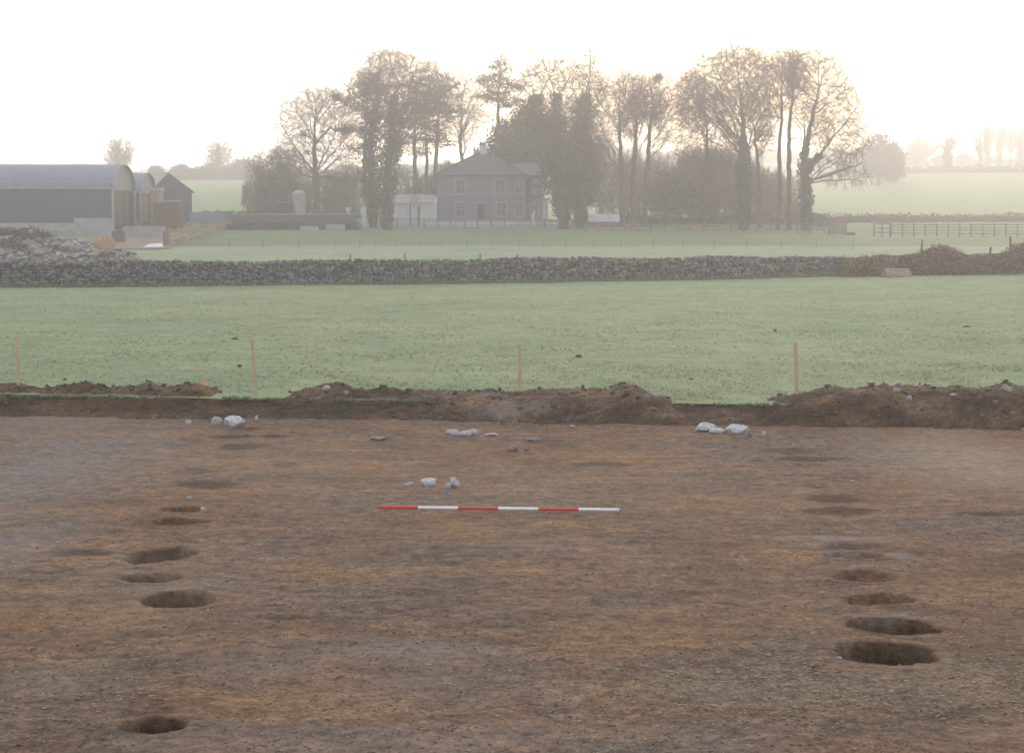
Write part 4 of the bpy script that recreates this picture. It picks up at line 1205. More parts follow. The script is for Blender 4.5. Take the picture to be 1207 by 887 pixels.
fence("short rail fence section left of the tall gate post", [(1030, 187), (1049, 186.5)], 3, (263, 263), (.3, .62, .95), "timber", pw=.16, rail_h=.11)
def gate(px0, px1, Y, pyt, mat, label, bars=5):
    A = place(px0, Y); w = (px1 - px0) * Y / F_PX; h = Zat(pyt, Y) - A.z
    t = thing("field_gate", label, "gate", A)
    for x in (0, w): MB().box(x - .06, x + .06, -.06, .06, -.2, h + .1).build("stile", M[mat], t)
    for k in range(bars):
        z = .18 + (h - .22) * k / (bars - 1); MB().box(.061, w - .061, -.04, .04, z - .05, z + .05).build("bar", M[mat], t)
    MB().bar((.1, -.07, .2), (w - .1, -.07, h - .05), .05, .08).build("brace", M[mat], t)
gate(422, 437, 213, 258.5, "whitewash", "white barred gate at the left end of the outbuilding")
def hurdle():
    A = place(977, 190); w = 20 * 190 / F_PX; h = Zat(261, 190) - A.z
    t = thing("boarded_pen", "dark boarded cattle pen between the rightmost big tree and the paddock fence", "pen", A)
    for k in range(5): MB().box(.05, w, -.03 - .01 * (k % 2), .03, .12 + k * (h - .1) / 5, .12 + (k + .9) * (h - .1) / 5).build("board", M["timber"], t)
    for x in (0, w): MB().box(x - .12, x + .12, -.02, .2, -.3, h + .4).build("post", M["timber"], t)
    MB().bar((w, .1, h), (w + 30 * 190 / F_PX, .1, h), .08, .10).build("rail", M["timber"], t)
hurdle()
p = place(1003, 192); b = block("water_trough", "small dark trough in the paddock beside the boarded pen", "trough", 999, 1008, 191, 274, .6, "rust")
# thin electric fence posts across the upper pasture
ef = thing("wire_fence", "thin wire fence of slim stakes crossing the upper pasture", "fence", place(430, 150))
o = Vector(ef.location); prev = None
for k, px in enumerate([270, 310, 352, 395, 424, 443, 467, 495, 521, 551, 580, 611, 640, 667, 700, 732, 770, 805, 842, 880, 920, 962, 1005]):
    q = place(px, 152 + 3 * math.sin(k)) - o
    MB().box(q.x - .018, q.x + .018, q.y - .018, q.y + .018, q.z - .2, q.z + .85).build("post", M["timber"], ef)
    if prev is not None:
        MB().bar(prev + Vector((0, 0, .75)), q + Vector((0, 0, .75)), .012, .012).build("wire", M["steel"], ef)
    prev = q
for k, (px, pyt, ln, lab) in enumerate([(413, 299, 0, "thin stake poking above the wall below the ivy clad pair"), (477, 298, 1, "thin stake above the wall, right of the ivy clad pair"),
                          (566, 299, -1, "thin stake above the wall below the house"), (610, 300, 0, "thin stake above the wall in mid picture"), (1087, 283, -3, "dark leaning post in the brambles at the left of the thicket"),
                          (1168, 291, -6, "dark post leaning right in the brambles near the right edge"), (1191, 279, 0, "upright dark post in the brambles at the right frame edge")]):
    x = Xat(px, 98); Yw = float(wall_y(Xat(px, 92))) + 1.0; p = place(px + ln, Yw); top = atY(px, pyt, Yw)
    t = thing("fence_post", lab, "post", p); MB().bar((0, 0, -.2), top - p, (.07 if px < 1000 else .11), (.07 if px < 1000 else .11)).build("shaft", M["timber"], t)

# pinkish feeder at the wall
def feeder():
    Y = 97.5; p = place(1056, Y); t = thing("feed_trough", "faded red round backed metal trough against the wall end", "trough", p, .35)
    s = Y / F_PX; w = 16 * s; n = 16; r = .36
    m = MB(); vs = [(x, r * math.cos(PI * i / n) * .9, .06 + r * math.sin(PI * i / n) * 1.15) for x in (-w, w) for i in range(n + 1)]
    m.add(vs, [(i, i + 1, n + 2 + i, n + 1 + i) for i in range(n)] + [tuple(range(n + 1)), tuple(range(2 * n + 1, n, -1))]); m.build("barrel", M["pinkmetal"], t, True).data.set_sharp_from_angle(angle=1)
    m = MB(); m.box(-w, w, -.17, .17, .468, .492); m.build("pale_top", M["pinktop"], t)  # paler strip along the crest of the barrel
    for x in (-w * .7, w * .3): MB().box(x - .05, x + .05, -.48, .48, -.05, .06).build("runner", M["steel"], t)
    for x in (-w - .04, 0, w - .02): 
        m = MB(); vs = [(x + d, r * q * math.cos(PI * i / n) * .9, .06 + r * q * math.sin(PI * i / n) * 1.15) for d in (0, .06) for q in (1.0, 1.05) for i in range(n + 1)]
        k = n + 1; m.add(vs, [(k + i, k + i + 1, 3 * k + i + 1, 3 * k + i) for i in range(n)] + [(i, i + 1, k + i + 1, k + i) for i in range(n)] + [(2 * k + i, 3 * k + i, 3 * k + i + 1, 2 * k + i + 1) for i in range(n)]); m.build("hoop", M["pinkmetal"], t)
feeder()

# ------------------------------------------------------------------ trees
def space_colonise(roots, attract, D=0.45, kill=0.6, infl=6.0, iters=110, trop=(0, 0, .10), seed=0, start=None):
    """roots: list of polylines (first starts at the ground; others at an index of the first or ground)"""
    r_ = np.random.default_rng(seed)
    nodes = []; par = []
    for pl in (roots or []):
        last = -1
        for k, p in enumerate(pl):
            p = np.array(p, float)
            if k == 0 and nodes:
                d = np.linalg.norm(np.array(nodes) - p, axis=1); j = int(np.argmin(d))
                if d[j] < .4: last = j; continue
            if last >= 0:
                a = nodes[last]; nseg = max(1, int(np.linalg.norm(p - a) / D))
                for q in range(1, nseg + 1):
                    w = a + (p - a) * q / nseg + (r_.normal(0, .05, 3) if q < nseg else 0)
                    nodes.append(w); par.append(last); last = len(nodes) - 1
            else:
                nodes.append(p); par.append(-1); last = len(nodes) - 1
    if start is not None: nodes, par = start
    P = np.array(nodes); par = list(par)
    A = np.array(attract, np.float32); trop = np.array(trop)
    dm = np.full(len(A), 1e9); near = np.zeros(len(A), int)
    def upd(i0, P):
        nonlocal dm, near
        d = np.linalg.norm(A[:, None, :] - P[None, i0:, :], axis=2); j = d.argmin(1); v = d[np.arange(len(A)), j]
        b = v < dm; dm[b] = v[b]; near[b] = j[b] + i0
    upd(0, P)
    for it in range(iters):
        if not len(A): break
        act = dm < (infl if it > 4 else 14)
        if not act.any(): break
        ni, inv = np.unique(near[act], return_inverse=True)
        v = A[act] - P[near[act]]; v /= np.linalg.norm(v, axis=1, keepdims=True) + 1e-9
        sm = np.zeros((len(ni), 3)); np.add.at(sm, inv, v)
        sm /= np.linalg.norm(sm, axis=1, keepdims=True) + 1e-9
        sm += trop + r_.normal(0, .11, sm.shape); sm /= np.linalg.norm(sm, axis=1, keepdims=True)
        i0 = len(P); P = np.vstack([P, P[ni] + sm * D]); par += ni.tolist()
        upd(i0, P)
        k = dm > kill
        A = A[k]; dm = dm[k]; near = near[k]
    return P, np.array(par)

def add_limbs(P, par, targets, fork, rise, seed):
    """slender limbs fanning up from the stems: each leaves its stem well below the place it reaches"""
    r_ = np.random.default_rng(seed + 77)
    P = [p for p in P]; par = list(par)
    zmax = max(t[2] for t in targets); top = int(np.argmax(np.array(P)[:, 2]))
    if P[top][2] < .80 * zmax:                                # carry the leader on up
        a = P[top]; cxy = np.array(targets)[:, :2].mean(0); e = np.array([a[0] * .55 + cxy[0] * .45, a[1] * .5 + cxy[1] * .5, .86 * zmax])
        n = int(np.linalg.norm(e - a) / .5); last = top; off = np.zeros(3)
        for q in range(1, n + 1):
            off = off * .9 + r_.normal(0, .06, 3); P.append(a + (e - a) * q / n + off); par.append(last); last = len(P) - 1
    stem = np.array(P); ns = len(stem)
    for k in r_.permutation(len(targets)):
        t = targets[k]
        hd = np.linalg.norm(stem[:, :2] - t[:2], axis=1)
        zs = np.clip(t[2] - (rise + r_.uniform(0, .9)) * hd - .6, fork * zmax, None)
        cost = np.abs(stem[:, 2] - zs) + .8 * hd + 50 * (stem[:, 2] < fork * zmax * .96)
        j = int(np.argmin(cost)); a = stem[j]; L = float(np.linalg.norm(t - a))
        if L < 1.0: continue
        mid = (a + t) / 2; out = t - a; out[2] = 0
        c = mid + out * .10 + np.array([0, 0, .04 * L]) + r_.normal(0, .045 * L, 3)
        n = max(2, int(L / .5)); last = j; off = np.zeros(3)
        for q in range(1, n + 1):
            u = q / n; off = off * .85 + r_.normal(0, .055, 3)
            P.append(a * (1 - u) ** 2 + c * 2 * u * (1 - u) + t * u * u + off); par.append(last); last = len(P) - 1
    return np.array(P), np.array(par)

def tubes(P0, P1, R0, R1, n):
    d = P1 - P0; d /= np.linalg.norm(d, axis=1, keepdims=True) + 1e-9
    ref = np.where(np.abs(d[:, 2:3]) > .9, np.array([[1., 0, 0]]), np.array([[0, 0, 1.]]))
    a = np.cross(d, ref); a /= np.linalg.norm(a, axis=1, keepdims=True) + 1e-9; b = np.cross(d, a)
    th = np.arange(n) / n * 2 * PI; c, s = np.cos(th)[None, :, None], np.sin(th)[None, :, None]
    o = a[:, None] * c + b[:, None] * s
    V = np.concatenate([P0[:, None] + o * R0[:, None, None], P1[:, None] + o * R1[:, None, None]], 1)
    i = np.arange(n); j = (i + 1) % n
    f = np.stack([i, j, j + n, i + n], -1)
    F = f[None] + (np.arange(len(P0)) * 2 * n)[:, None, None]
    return V.reshape(-1, 3), F.reshape(-1, 4)

def leaves(P, size, tint, flat=0.0, seed=0):
    r_ = np.random.default_rng(seed); n = len(P)
    a = r_.normal(0, 1, (n, 3)); a[:, 2] *= 1 - flat; a /= np.linalg.norm(a, axis=1, keepdims=True) + 1e-9
    b = np.cross(a, r_.normal(0, 1, (n, 3)) * np.array([1 - flat, 1 - flat, 1]) + 1e-3); b /= np.linalg.norm(b, axis=1, keepdims=True) + 1e-9
    if flat: b = np.cross(a, np.array([0, 0, 1.]) + r_.normal(0, .25, (n, 3))); b /= np.linalg.norm(b, axis=1, keepdims=True) + 1e-9
    s = size[:, None]
    V = np.stack([P - a * s, P + b * s * .55, P + a * s, P - b * s * .55], 1).reshape(-1, 3)
    return V, np.arange(len(V)).reshape(-1, 4), np.repeat(tint, 4, 0)

def blob_points(blobs, n, surf=0.5, seed=0):
    """blobs: (cx, cz, rx, rz, ry) in local metres"""
    r_ = np.random.default_rng(seed); want = n; n = int(n * 2.1)
    vol = np.array([b[2] * b[3] * b[4] for b in blobs]) ** 0.8; ids = r_.choice(len(blobs), n, p=vol / vol.sum())
    d = r_.normal(0, 1, (n, 3)); d /= np.linalg.norm(d, axis=1, keepdims=True)
    rad = r_.random(n) ** (1 / (3 + 4 * surf))
    B = np.array(blobs)[ids]
    rad = rad * (.78 + .5 * vnoise(d[:, 0] * 2.6 + ids * 3 + seed, d[:, 2] * 2.6 + d[:, 1] * 2, seed))    # ragged outline
    Q = np.stack([B[:, 0] + d[:, 0] * rad * B[:, 2], d[:, 1] * rad * B[:, 4] + (B[:, 5] if B.shape[1] > 5 else 0), B[:, 1] + d[:, 2] * rad * B[:, 3]], -1)
    k = .8 / max(.6, float(np.mean(B[:, 2])) * .5)                                                        # clumps and gaps
    g = vnoise(Q[:, 0] * k + Q[:, 1] * k * .7 + seed, Q[:, 2] * k - Q[:, 1] * k * .5, seed + 2) * .5 + .5 * r_.random(n)
    return Q[np.argsort(-g)[:want]]

def tree_meshes(roots, blobs, n_attr, r_base, seed, D=.45, kill=.6, infl=6, twig_n=3, twig_len=1.45, twig_r=.015, trop=(0, 0, .10), surf=.3, tip=.018, droop=0.0, twig_mat="twig", bark="bark", limbs=30, rise=.75, fork=.34):
    A = blob_points(blobs, int(n_attr * 4.0), surf, seed)
    if limbs:                                                # the main limbs first, few and rising, then the fine crown
        A1 = blob_points(blobs, limbs, .1, seed + 9)
        P, par = space_colonise(roots, A1[:1], .6, iters=0, seed=seed)
        P, par = add_limbs(P, par, A1, fork, rise, seed)
        P, par = space_colonise(None, A, D, kill, infl, trop=trop, seed=seed, start=(P, par))
    else:
        P, par = space_colonise(roots, A, D, kill, infl, trop=trop, seed=seed)
    n = len(P); tips = np.zeros(n); ch = np.zeros(n, int)
    for i in range(n):
        if par[i] >= 0: ch[par[i]] += 1
    tips[ch == 0] = 1
    for i in range(n - 1, -1, -1):
        if par[i] >= 0: tips[par[i]] += tips[i]
    e = math.log(r_base / tip) / math.log(max(4, tips.max()))
    R = tip * tips ** e
    R *= np.interp(P[:, 2] / P[:, 2].max(), [0, .35, .6, 1], [1, .95, .72, .45])
    R = np.maximum(R, tip * .7)
    # flare at the foot
    R *= 1 + .7 * np.exp(-np.maximum(P[:, 2] + .2, 0) / .5) * (R > .1)
    i = np.where(par >= 0)[0]; p = par[i]
    R0 = np.minimum(R[p], R[i] * 1.25); thick = R[i] > .10
    Vt, Ft = tubes(P[p[thick]], P[i[thick]], R0[thick], R[i[thick]], 8)
    thin = ~thick
    Vl, Fl = tubes(P[p[thin]], P[i[thin]], R0[thin], R[i[thin]], 4)
    # twigs
    r_ = np.random.default_rng(seed + 1)
    sel = np.where(R < .055)[0]
    sel = sel[par[sel] >= 0]
    base = np.repeat(sel, twig_n)
    dirn = P[base] - P[par[base]]; dirn /= np.linalg.norm(dirn, axis=1, keepdims=True) + 1e-9
    t0 = P[base] - dirn * D * r_.random((len(base), 1))
    d1 = dirn + r_.normal(0, .42, dirn.shape) + np.array([0, 0, .15 - droop]); d1 /= np.linalg.norm(d1, axis=1, keepdims=True) + 1e-9
    L = twig_len * r_.uniform(.4, 1.15, (len(base), 1))
    t1 = t0 + d1 * L * .5
    d2 = d1 + r_.normal(0, .35, d1.shape) + np.array([0, 0, .15 - droop]); d2 /= np.linalg.norm(d2, axis=1, keepdims=True) + 1e-9
    t2 = t1 + d2 * L * .6
    d3 = d1 + r_.normal(0, .7, d1.shape); d3 /= np.linalg.norm(d3, axis=1, keepdims=True) + 1e-9
    t3 = t1 + d3 * L * .45
    m = len(base); o = np.ones(m)
    Vw, Fw = tubes(np.vstack([t0, t1, t1]), np.vstack([t1, t2, t3]), np.concatenate([o * twig_r, o * twig_r * .8, o * twig_r * .7]), np.concatenate([o * twig_r * .8, o * twig_r * .35, o * twig_r * .35]), 3)
    meT = mesh_np("trunk", Vt, Ft, M[bark], True)
    meC = mesh_np("crown", np.vstack([Vl, Vw]), np.vstack([Fl, Fw + len(Vl)]), M[twig_mat])
    return meT, meC, P, R, par

def green(n, base, var, seed):
    r_ = np.random.default_rng(seed)
    return np.array(base)[r_.integers(0, len(base), n)] * r_.uniform(1 - var, 1 + var, (n, 1))
IVYG = [[.035, .055, .022], [.05, .07, .03], [.028, .042, .02]]
PINEG = [[.030, .048, .026], [.042, .058, .030], [.024, .038, .022]]
EVERG = [[.030, .046, .024], [.045, .060, .030], [.022, .034, .02]]

class TreeSite:
    """turns photo pixels at one depth into metres local to the tree foot"""
    def __init__(s, px, Y, sink=0.15):
        s.Y = Y; s.p = place(px, Y); s.p.z -= sink; s.k = Y / F_PX
    def x(s, px): return Xat(px, s.Y, 8) - s.p.x
    def z(s, py): return Zat(py, s.Y) - s.p.z
    def pt(s, px, py, dy=0): return (s.x(px), dy, s.z(py))
    def blob(s, px, py, rx, ry, depth=None, dy=0): return (s.x(px), s.z(py), rx * s.k, ry * s.k, (depth if depth is not None else min(rx, 40) * .8) * s.k, dy)
SEED = [1000]
def bare_tree(name, label, px, Y, trunks, blobs, n_attr=900, r=.4, ivy=None, cat="tree", group=None, **kw):
    s = TreeSite(px, Y); SEED[0] += 7; sd = SEED[0]
    roots = [[(s.pt(*q) if q[1] < 900 else (s.x(q[0]), q[2] if len(q) > 2 else 0, -.2)) for q in tr] for tr in trunks]
    bl = [s.blob(*b) for b in blobs]
    meT, meC, P, R, par = tree_meshes(roots, bl, n_attr, r, sd, **kw)
    t = thing(name, label, cat, s.p, 0, group)
    link("trunk", meT, t); link("crown", meC, t)
    if ivy:                                                   # (py low, py high, radius px, leaves, min limb radius)
        lo, hi, rad, nl, mr = ivy; r_ = np.random.default_rng(sd + 3)
        z0, z1 = s.z(lo), s.z(hi)
        ok = np.where((R > mr) & (P[:, 2] > z0) & (P[:, 2] < z1))[0]
        c = r_.choice(ok, nl); f_ = np.clip((P[c, 2] - z0) / (z1 - z0), 0, 1); fall = np.interp(f_, [0, .15, .55, .8, 1], [.30, .5, 1.0, .85, .25])
        clump = .30 + 1.3 * vnoise(P[c, 2] * .75, P[c, 0] * .9 + 50, sd)
        off = r_.normal(0, 1, (nl, 3)); off /= np.linalg.norm(off, axis=1, keepdims=True)
        off *= (R[c] + rad * s.k * clump * fall * r_.random(nl) ** .5)[:, None] * np.array([1, 1, .8])
        V, F, C = leaves(P[c] + off, r_.uniform(.10, .24, nl), green(nl, IVYG, .3, sd), 0, sd)
        link("ivy", mesh_np("ivy", V, F, M["ivy"], col=C), t)
    return t
G = (0, 999)                                                 # ground mark: (px, 999)
def evergreen(name, label, px, Y, trunk, blobs, nleaf, n_attr=350, r=.35, size=(.14, .30), pal_=EVERG, mat="shrub", flatk=0.0, cat="tree", bark="bark", clump=1.0, group=None, **kw):
    s = TreeSite(px, Y); SEED[0] += 7; sd = SEED[0]; r_ = np.random.default_rng(sd)
    roots = [[(s.pt(*q) if q[1] < 900 else (s.x(q[0]), 0, -.2)) for q in tr] for tr in trunk]
    bl = [s.blob(*b) for b in blobs]
    kw.setdefault("twig_n", 1); kw.setdefault("limbs", 0)
    meT, meC, P, R, par = tree_meshes(roots, bl, n_attr, r, sd, bark=bark, **kw)
    t = thing(name, label, cat, s.p, 0, group)
    link("trunk", meT, t); link("branches", meC, t)
    tipn = np.where(R < .05)[0]
    inb = np.zeros(len(tipn), bool)
    for b in bl: inb |= ((P[tipn, 0] - b[0]) / b[2]) ** 2 + ((P[tipn, 2] - b[1]) / b[3]) ** 2 < 1.25
    tipn = tipn[inb] if inb.any() else tipn
    c = r_.choice(tipn, nleaf)
    off = r_.normal(0, .42 * clump, (nleaf, 3)) * np.array([1, 1, .8 if not flatk else .32])
    V, F, C = leaves(P[c] + off, r_.uniform(*size, nleaf), green(nleaf, pal_, .3, sd), flatk * .6, sd)
    link("crown", mesh_np("crown", V, F, M[mat], col=C), t)
    return t

# --- the copse, left to right (foot px, distance, trunks in photo px, crown outline in photo px)
bare_tree("bare_tree", "spreading bare tree left of the ivy clad pair, leafless with a bushy top", 374, 228, [[(374, 999), (373, 215), (371, 185)]],
          [(372, 150, 42, 44), (345, 165, 22, 32), (400, 160, 26, 40), (380, 125, 30, 22), (345, 195, 26, 16), (408, 200, 24, 18)], 1300, .46, twig_n=3)
bare_tree("ivy_clad_tree", "left trunk of the ivy clad pair, dark with ivy to its crown", 440, 212, [[(440, 999), (439, 230), (437, 190), (438, 150), (446, 120)]],
          [(440, 105, 30, 36), (425, 120, 24, 30), (455, 85, 20, 22)], 650, .40, ivy=(262, 118, 12, 5500, .10), twig_n=3)
bare_tree("ivy_clad_tree", "right trunk of the ivy clad pair, with the highest bare crown there", 458, 206, [[(456, 999), (455, 230), (458, 190), (462, 150), (466, 110)], [(458, 190), (472, 150), (482, 110)]],
          [(470, 100, 42, 38), (455, 80, 25, 22), (500, 100, 32, 30), (475, 78, 22, 18), (515, 95, 18, 18)], 1300, .46, ivy=(268, 112, 12, 6500, .10), twig_n=3)
evergreen("pine_tree", "dark flat layered pine behind the ivy clad pair, on its left side", 426, 232, [[(430, 999), (430, 200), (432, 150), (434, 105)]],
          [(436, 105, 26, 10), (424, 122, 22, 8), (446, 135, 26, 9), (412, 152, 20, 6), (440, 158, 20, 8), (425, 175, 16, 6), (438, 92, 16, 8)], 3800, 420, .30, (.12, .28), PINEG, "needle", .7, bark="bark_pine", trop=(0, 0, 0))
evergreen("pine_tree", "tall dark pine right of the ivy clad pair with dense high pads", 492, 236, [[(490, 999), (489, 200), (489, 150), (492, 100)]],
          [(492, 105, 30, 13), (476, 125, 22, 9), (508, 128, 26, 11), (490, 145, 26, 8), (505, 90, 22, 9), (488, 165, 18, 7)], 4200, 440, .31, (.12, .28), PINEG, "needle", .7, bark="bark_pine", trop=(0, 0, 0))
evergreen("pine_tree", "dark pine nearest the left house corner, its trunk bare below", 515, 240, [[(513, 999), (514, 190), (516, 150), (520, 110)]],
          [(522, 112, 22, 13), (530, 132, 22, 10), (512, 148, 20, 9), (528, 100, 16, 9), (520, 168, 16, 7)], 3200, 360, .32, (.12, .28), PINEG, "needle", .7, bark="bark_pine", trop=(0, 0, 0))
evergreen("pine_tree", "slim pine trunk with thin foliage between the ivy clad pair and the house", 501, 243, [[(502, 999), (503, 200), (503, 160), (500, 120)]],
          [(500, 128, 22, 14), (508, 160, 20, 10), (494, 178, 14, 8)], 2600, 350, .28, (.12, .28), PINEG, "needle", .7, bark="bark_pine", trop=(0, 0, 0))
bare_tree("bare_tree", "leafless tree with arching limbs behind the left end of the house roof", 546, 238, [[(543, 999), (545, 190), (542, 165)], [(545, 190), (550, 165)]],
          [(545, 130, 26, 40), (560, 115, 16, 30), (535, 110, 16, 30), (568, 140, 16, 10)], 800, .30, twig_n=3)
evergreen("pine_tree", "tall scots pine behind the chimney with a pointed layered top", 588, 236, [[(587, 999), (587, 190), (587, 140), (589, 75)]],
          [(590, 80, 15, 9), (584, 95, 22, 8), (598, 102, 22, 8), (580, 114, 22, 7), (600, 120, 20, 7), (590, 70, 8, 5)], 4200, 500, .34, (.12, .26), PINEG, "needle", .75, bark="bark_pine", trop=(0, 0, 0), surf=.1)
evergreen("evergreen_tree", "dark rounded evergreen behind the right half of the house roof", 610, 238, [[(608, 999), (608, 210), (606, 170)]],
          [(606, 172, 32, 28), (630, 165, 30, 34), (588, 180, 20, 18), (640, 190, 22, 34), (618, 150, 22, 16)], 10500, 700, .36, (.14, .32), EVERG, "shrub", clump=1.3)
bare_tree("ivy_clad_tree", "massive ivy smothered tree before the right end of the house", 666, 208, [[(665, 999), (664, 235), (660, 190), (656, 150), (655, 115)], [(664, 215), (676, 175), (688, 135), (692, 100)], [(660, 190), (644, 160), (630, 125)]],
          [(655, 105, 42, 38), (630, 120, 34, 34), (682, 125, 36, 45), (690, 85, 14, 24), (640, 95, 26, 26), (668, 150, 44, 40)], 2000, .56, ivy=(256, 110, 17, 17000, .07), twig_n=3)
bare_tree("ivy_clad_tree", "second ivy covered trunk close right of the massive ivy tree", 684, 210, [[(684, 999), (685, 235), (684, 195), (682, 160), (694, 120), (695, 60)]],
          [(688, 180, 24, 40), (694, 95, 16, 38), (682, 140, 26, 30)], 650, .38, ivy=(264, 145, 15, 8000, .06), twig_n=3)
evergreen("bushy_evergreen", "dark bushy evergreen low against the right side of the ivy covered trunks", 690, 218, [[(684, 999), (684, 235), (684, 205)]],
          [(678, 215, 26, 30), (690, 190, 20, 30), (668, 232, 22, 16), (650, 200, 14, 30)], 6000, 350, .28, (.13, .28), EVERG, "shrub", clump=1.2)
bare_tree("bare_tree", "leafless tall tree, left stem of the slim group right of the ivy trees", 733, 214, [[(734, 999), (733, 215), (731, 178)]],
          [(722, 115, 24, 28), (740, 110, 22, 26), (725, 145, 26, 24), (712, 160, 18, 20)], 1100, .34, twig_n=4, twig_mat="twig_red")
bare_tree("bare_tree", "leafless straight tree in the middle of the slim group", 746, 215, [[(746, 999), (746, 215), (749, 165)]],
          [(752, 112, 26, 24), (765, 125, 24, 24), (745, 140, 22, 26)], 1000, .36, twig_n=4, twig_mat="twig_red")
bare_tree("bare_tree", "leafless tree leaning right at the right edge of the slim group", 762, 216, [[(760, 999), (761, 220), (764, 180)]],
          [(770, 120, 26, 26), (786, 135, 20, 26), (775, 100, 18, 14), (790, 160, 16, 12)], 1000, .36, twig_n=4, twig_mat="twig_red")
evergreen("holly_tree", "round dark holly on a short stem between the slim group and the big beeches", 789, 222, [[(786, 999), (787, 240), (788, 225)]],
          [(790, 225, 25, 24), (778, 235, 16, 14), (803, 228, 16, 20)], 6500, 300, .22, (.13, .26), EVERG, "shrub")
bare_tree("bare_tree", "leafless twin stemmed tree left of the broadest beech", 830, 212, [[(832, 999), (828, 220), (826, 195)], [(828, 220), (835, 190)]],
          [(820, 130, 24, 34), (842, 140, 22, 36), (808, 110, 20, 20), (830, 185, 34, 30)], 1200, .36, twig_n=4, twig_mat="twig_red")
bare_tree("beech_tree", "broadest bare beech with a fan shaped crown of fine twigs", 878, 205, [[(877, 999), (876, 225), (876, 180), (875, 150)], [(876, 180), (866, 150)], [(876, 185), (886, 155)]],
          [(862, 100, 48, 40), (830, 105, 32, 24), (885, 92, 32, 34), (870, 72, 34, 16), (895, 130, 20, 40), (820, 130, 24, 26), (868, 140, 26, 26)], 2600, .55, ivy=(268, 158, 5, 3200, .16), twig_n=5, twig_mat="twig_red", surf=.5, fork=.42, limbs=40)
bare_tree("bare_tree", "slim pale stem close left of two straight bare trees", 897, 212, [[(897, 999), (896, 220), (892, 180), (886, 140)]],
          [(895, 130, 16, 40), (905, 150, 14, 30), (886, 110, 14, 20)], 500, .26, twig_n=3, twig_mat="twig_red")
bare_tree("bare_tree", "left one of two straight tall bare trees, thin and nearly branchless below", 918, 206, [[(918, 999), (919, 220), (918, 170), (920, 135)]],
          [(916, 100, 16, 34), (926, 85, 18, 28), (908, 120, 12, 20)], 600, .26, twig_n=4, twig_mat="twig_red")
bare_tree("bare_tree", "right one of two straight tall bare trees, high and upright", 930, 207, [[(931, 999), (930, 220), (929, 160), (931, 128)]],
          [(936, 85, 20, 28), (925, 80, 14, 24), (945, 110, 14, 26)], 700, .30, twig_n=4, twig_mat="twig_red")
bare_tree("beech_tree", "rightmost big bare tree with long drooping boughs on its right side", 950, 203, [[(951, 999), (950, 230), (948, 190), (947, 150)], [(949, 180), (955, 145)], [(950, 205), (968, 180)], [(950, 215), (970, 195)]],
          [(945, 88, 26, 28), (965, 105, 28, 42), (990, 130, 28, 36), (1000, 170, 26, 34), (985, 200, 26, 20), (1010, 205, 16, 16), (938, 130, 16, 40), (970, 150, 20, 30)], 2000, .58, ivy=(268, 165, 4.5, 2400, .20), twig_n=4, twig_mat="twig_red", droop=.12, rise=.35, fork=.28, limbs=40)
bare_tree("bare_tree", "small bushy bare tree at the left end of the copse", 312, 234, [[(313, 999), (312, 235), (310, 215)], [(312, 235), (318, 210)]],
          [(308, 200, 16, 18), (322, 195, 14, 18), (298, 208, 10, 12)], 320, .16, twig_n=4)
bare_tree("bare_tree", "small many stemmed bare tree between the left end tree and the spreading bare tree", 336, 236, [[(337, 999), (336, 235), (334, 210)], [(336, 235), (343, 205)]],
          [(332, 192, 15, 20), (346, 198, 14, 20), (325, 208, 10, 12)], 340, .17, twig_n=4)
# undergrowth under the copse: bushes, each its own
def bush_proto(seed, h, w, nst=5, n_attr=260, mat="twig", tw=6):
    r_ = np.random.default_rng(seed); roots = []
    for k in range(nst):
        a = r_.random() * 6.28; q = r_.uniform(.15, .5) * w
        roots.append([(.1 * math.cos(a), .1 * math.sin(a), -.2), (q * math.cos(a) * .5, q * math.sin(a) * .5, h * .22), (q * math.cos(a), q * math.sin(a), h * .42)])
    return tree_meshes(roots, [(0, h * .55, w * .5, h * .46, w * .45, 0), (w * .2, h * .7, w * .3, h * .28, w * .3, 0)], n_attr, .09, seed, D=.30, kill=.42, infl=4, twig_n=tw, twig_len=.75, twig_r=.015, tip=.012, twig_mat=mat, limbs=0)
BP = []
for k in range(4):
    meT, meC, *_ = bush_proto(4000 + k, 5.0, 5.0, mat="twig" if k % 2 else "twig_red")
    meT2 = meT
    BP.append((meT, meC))
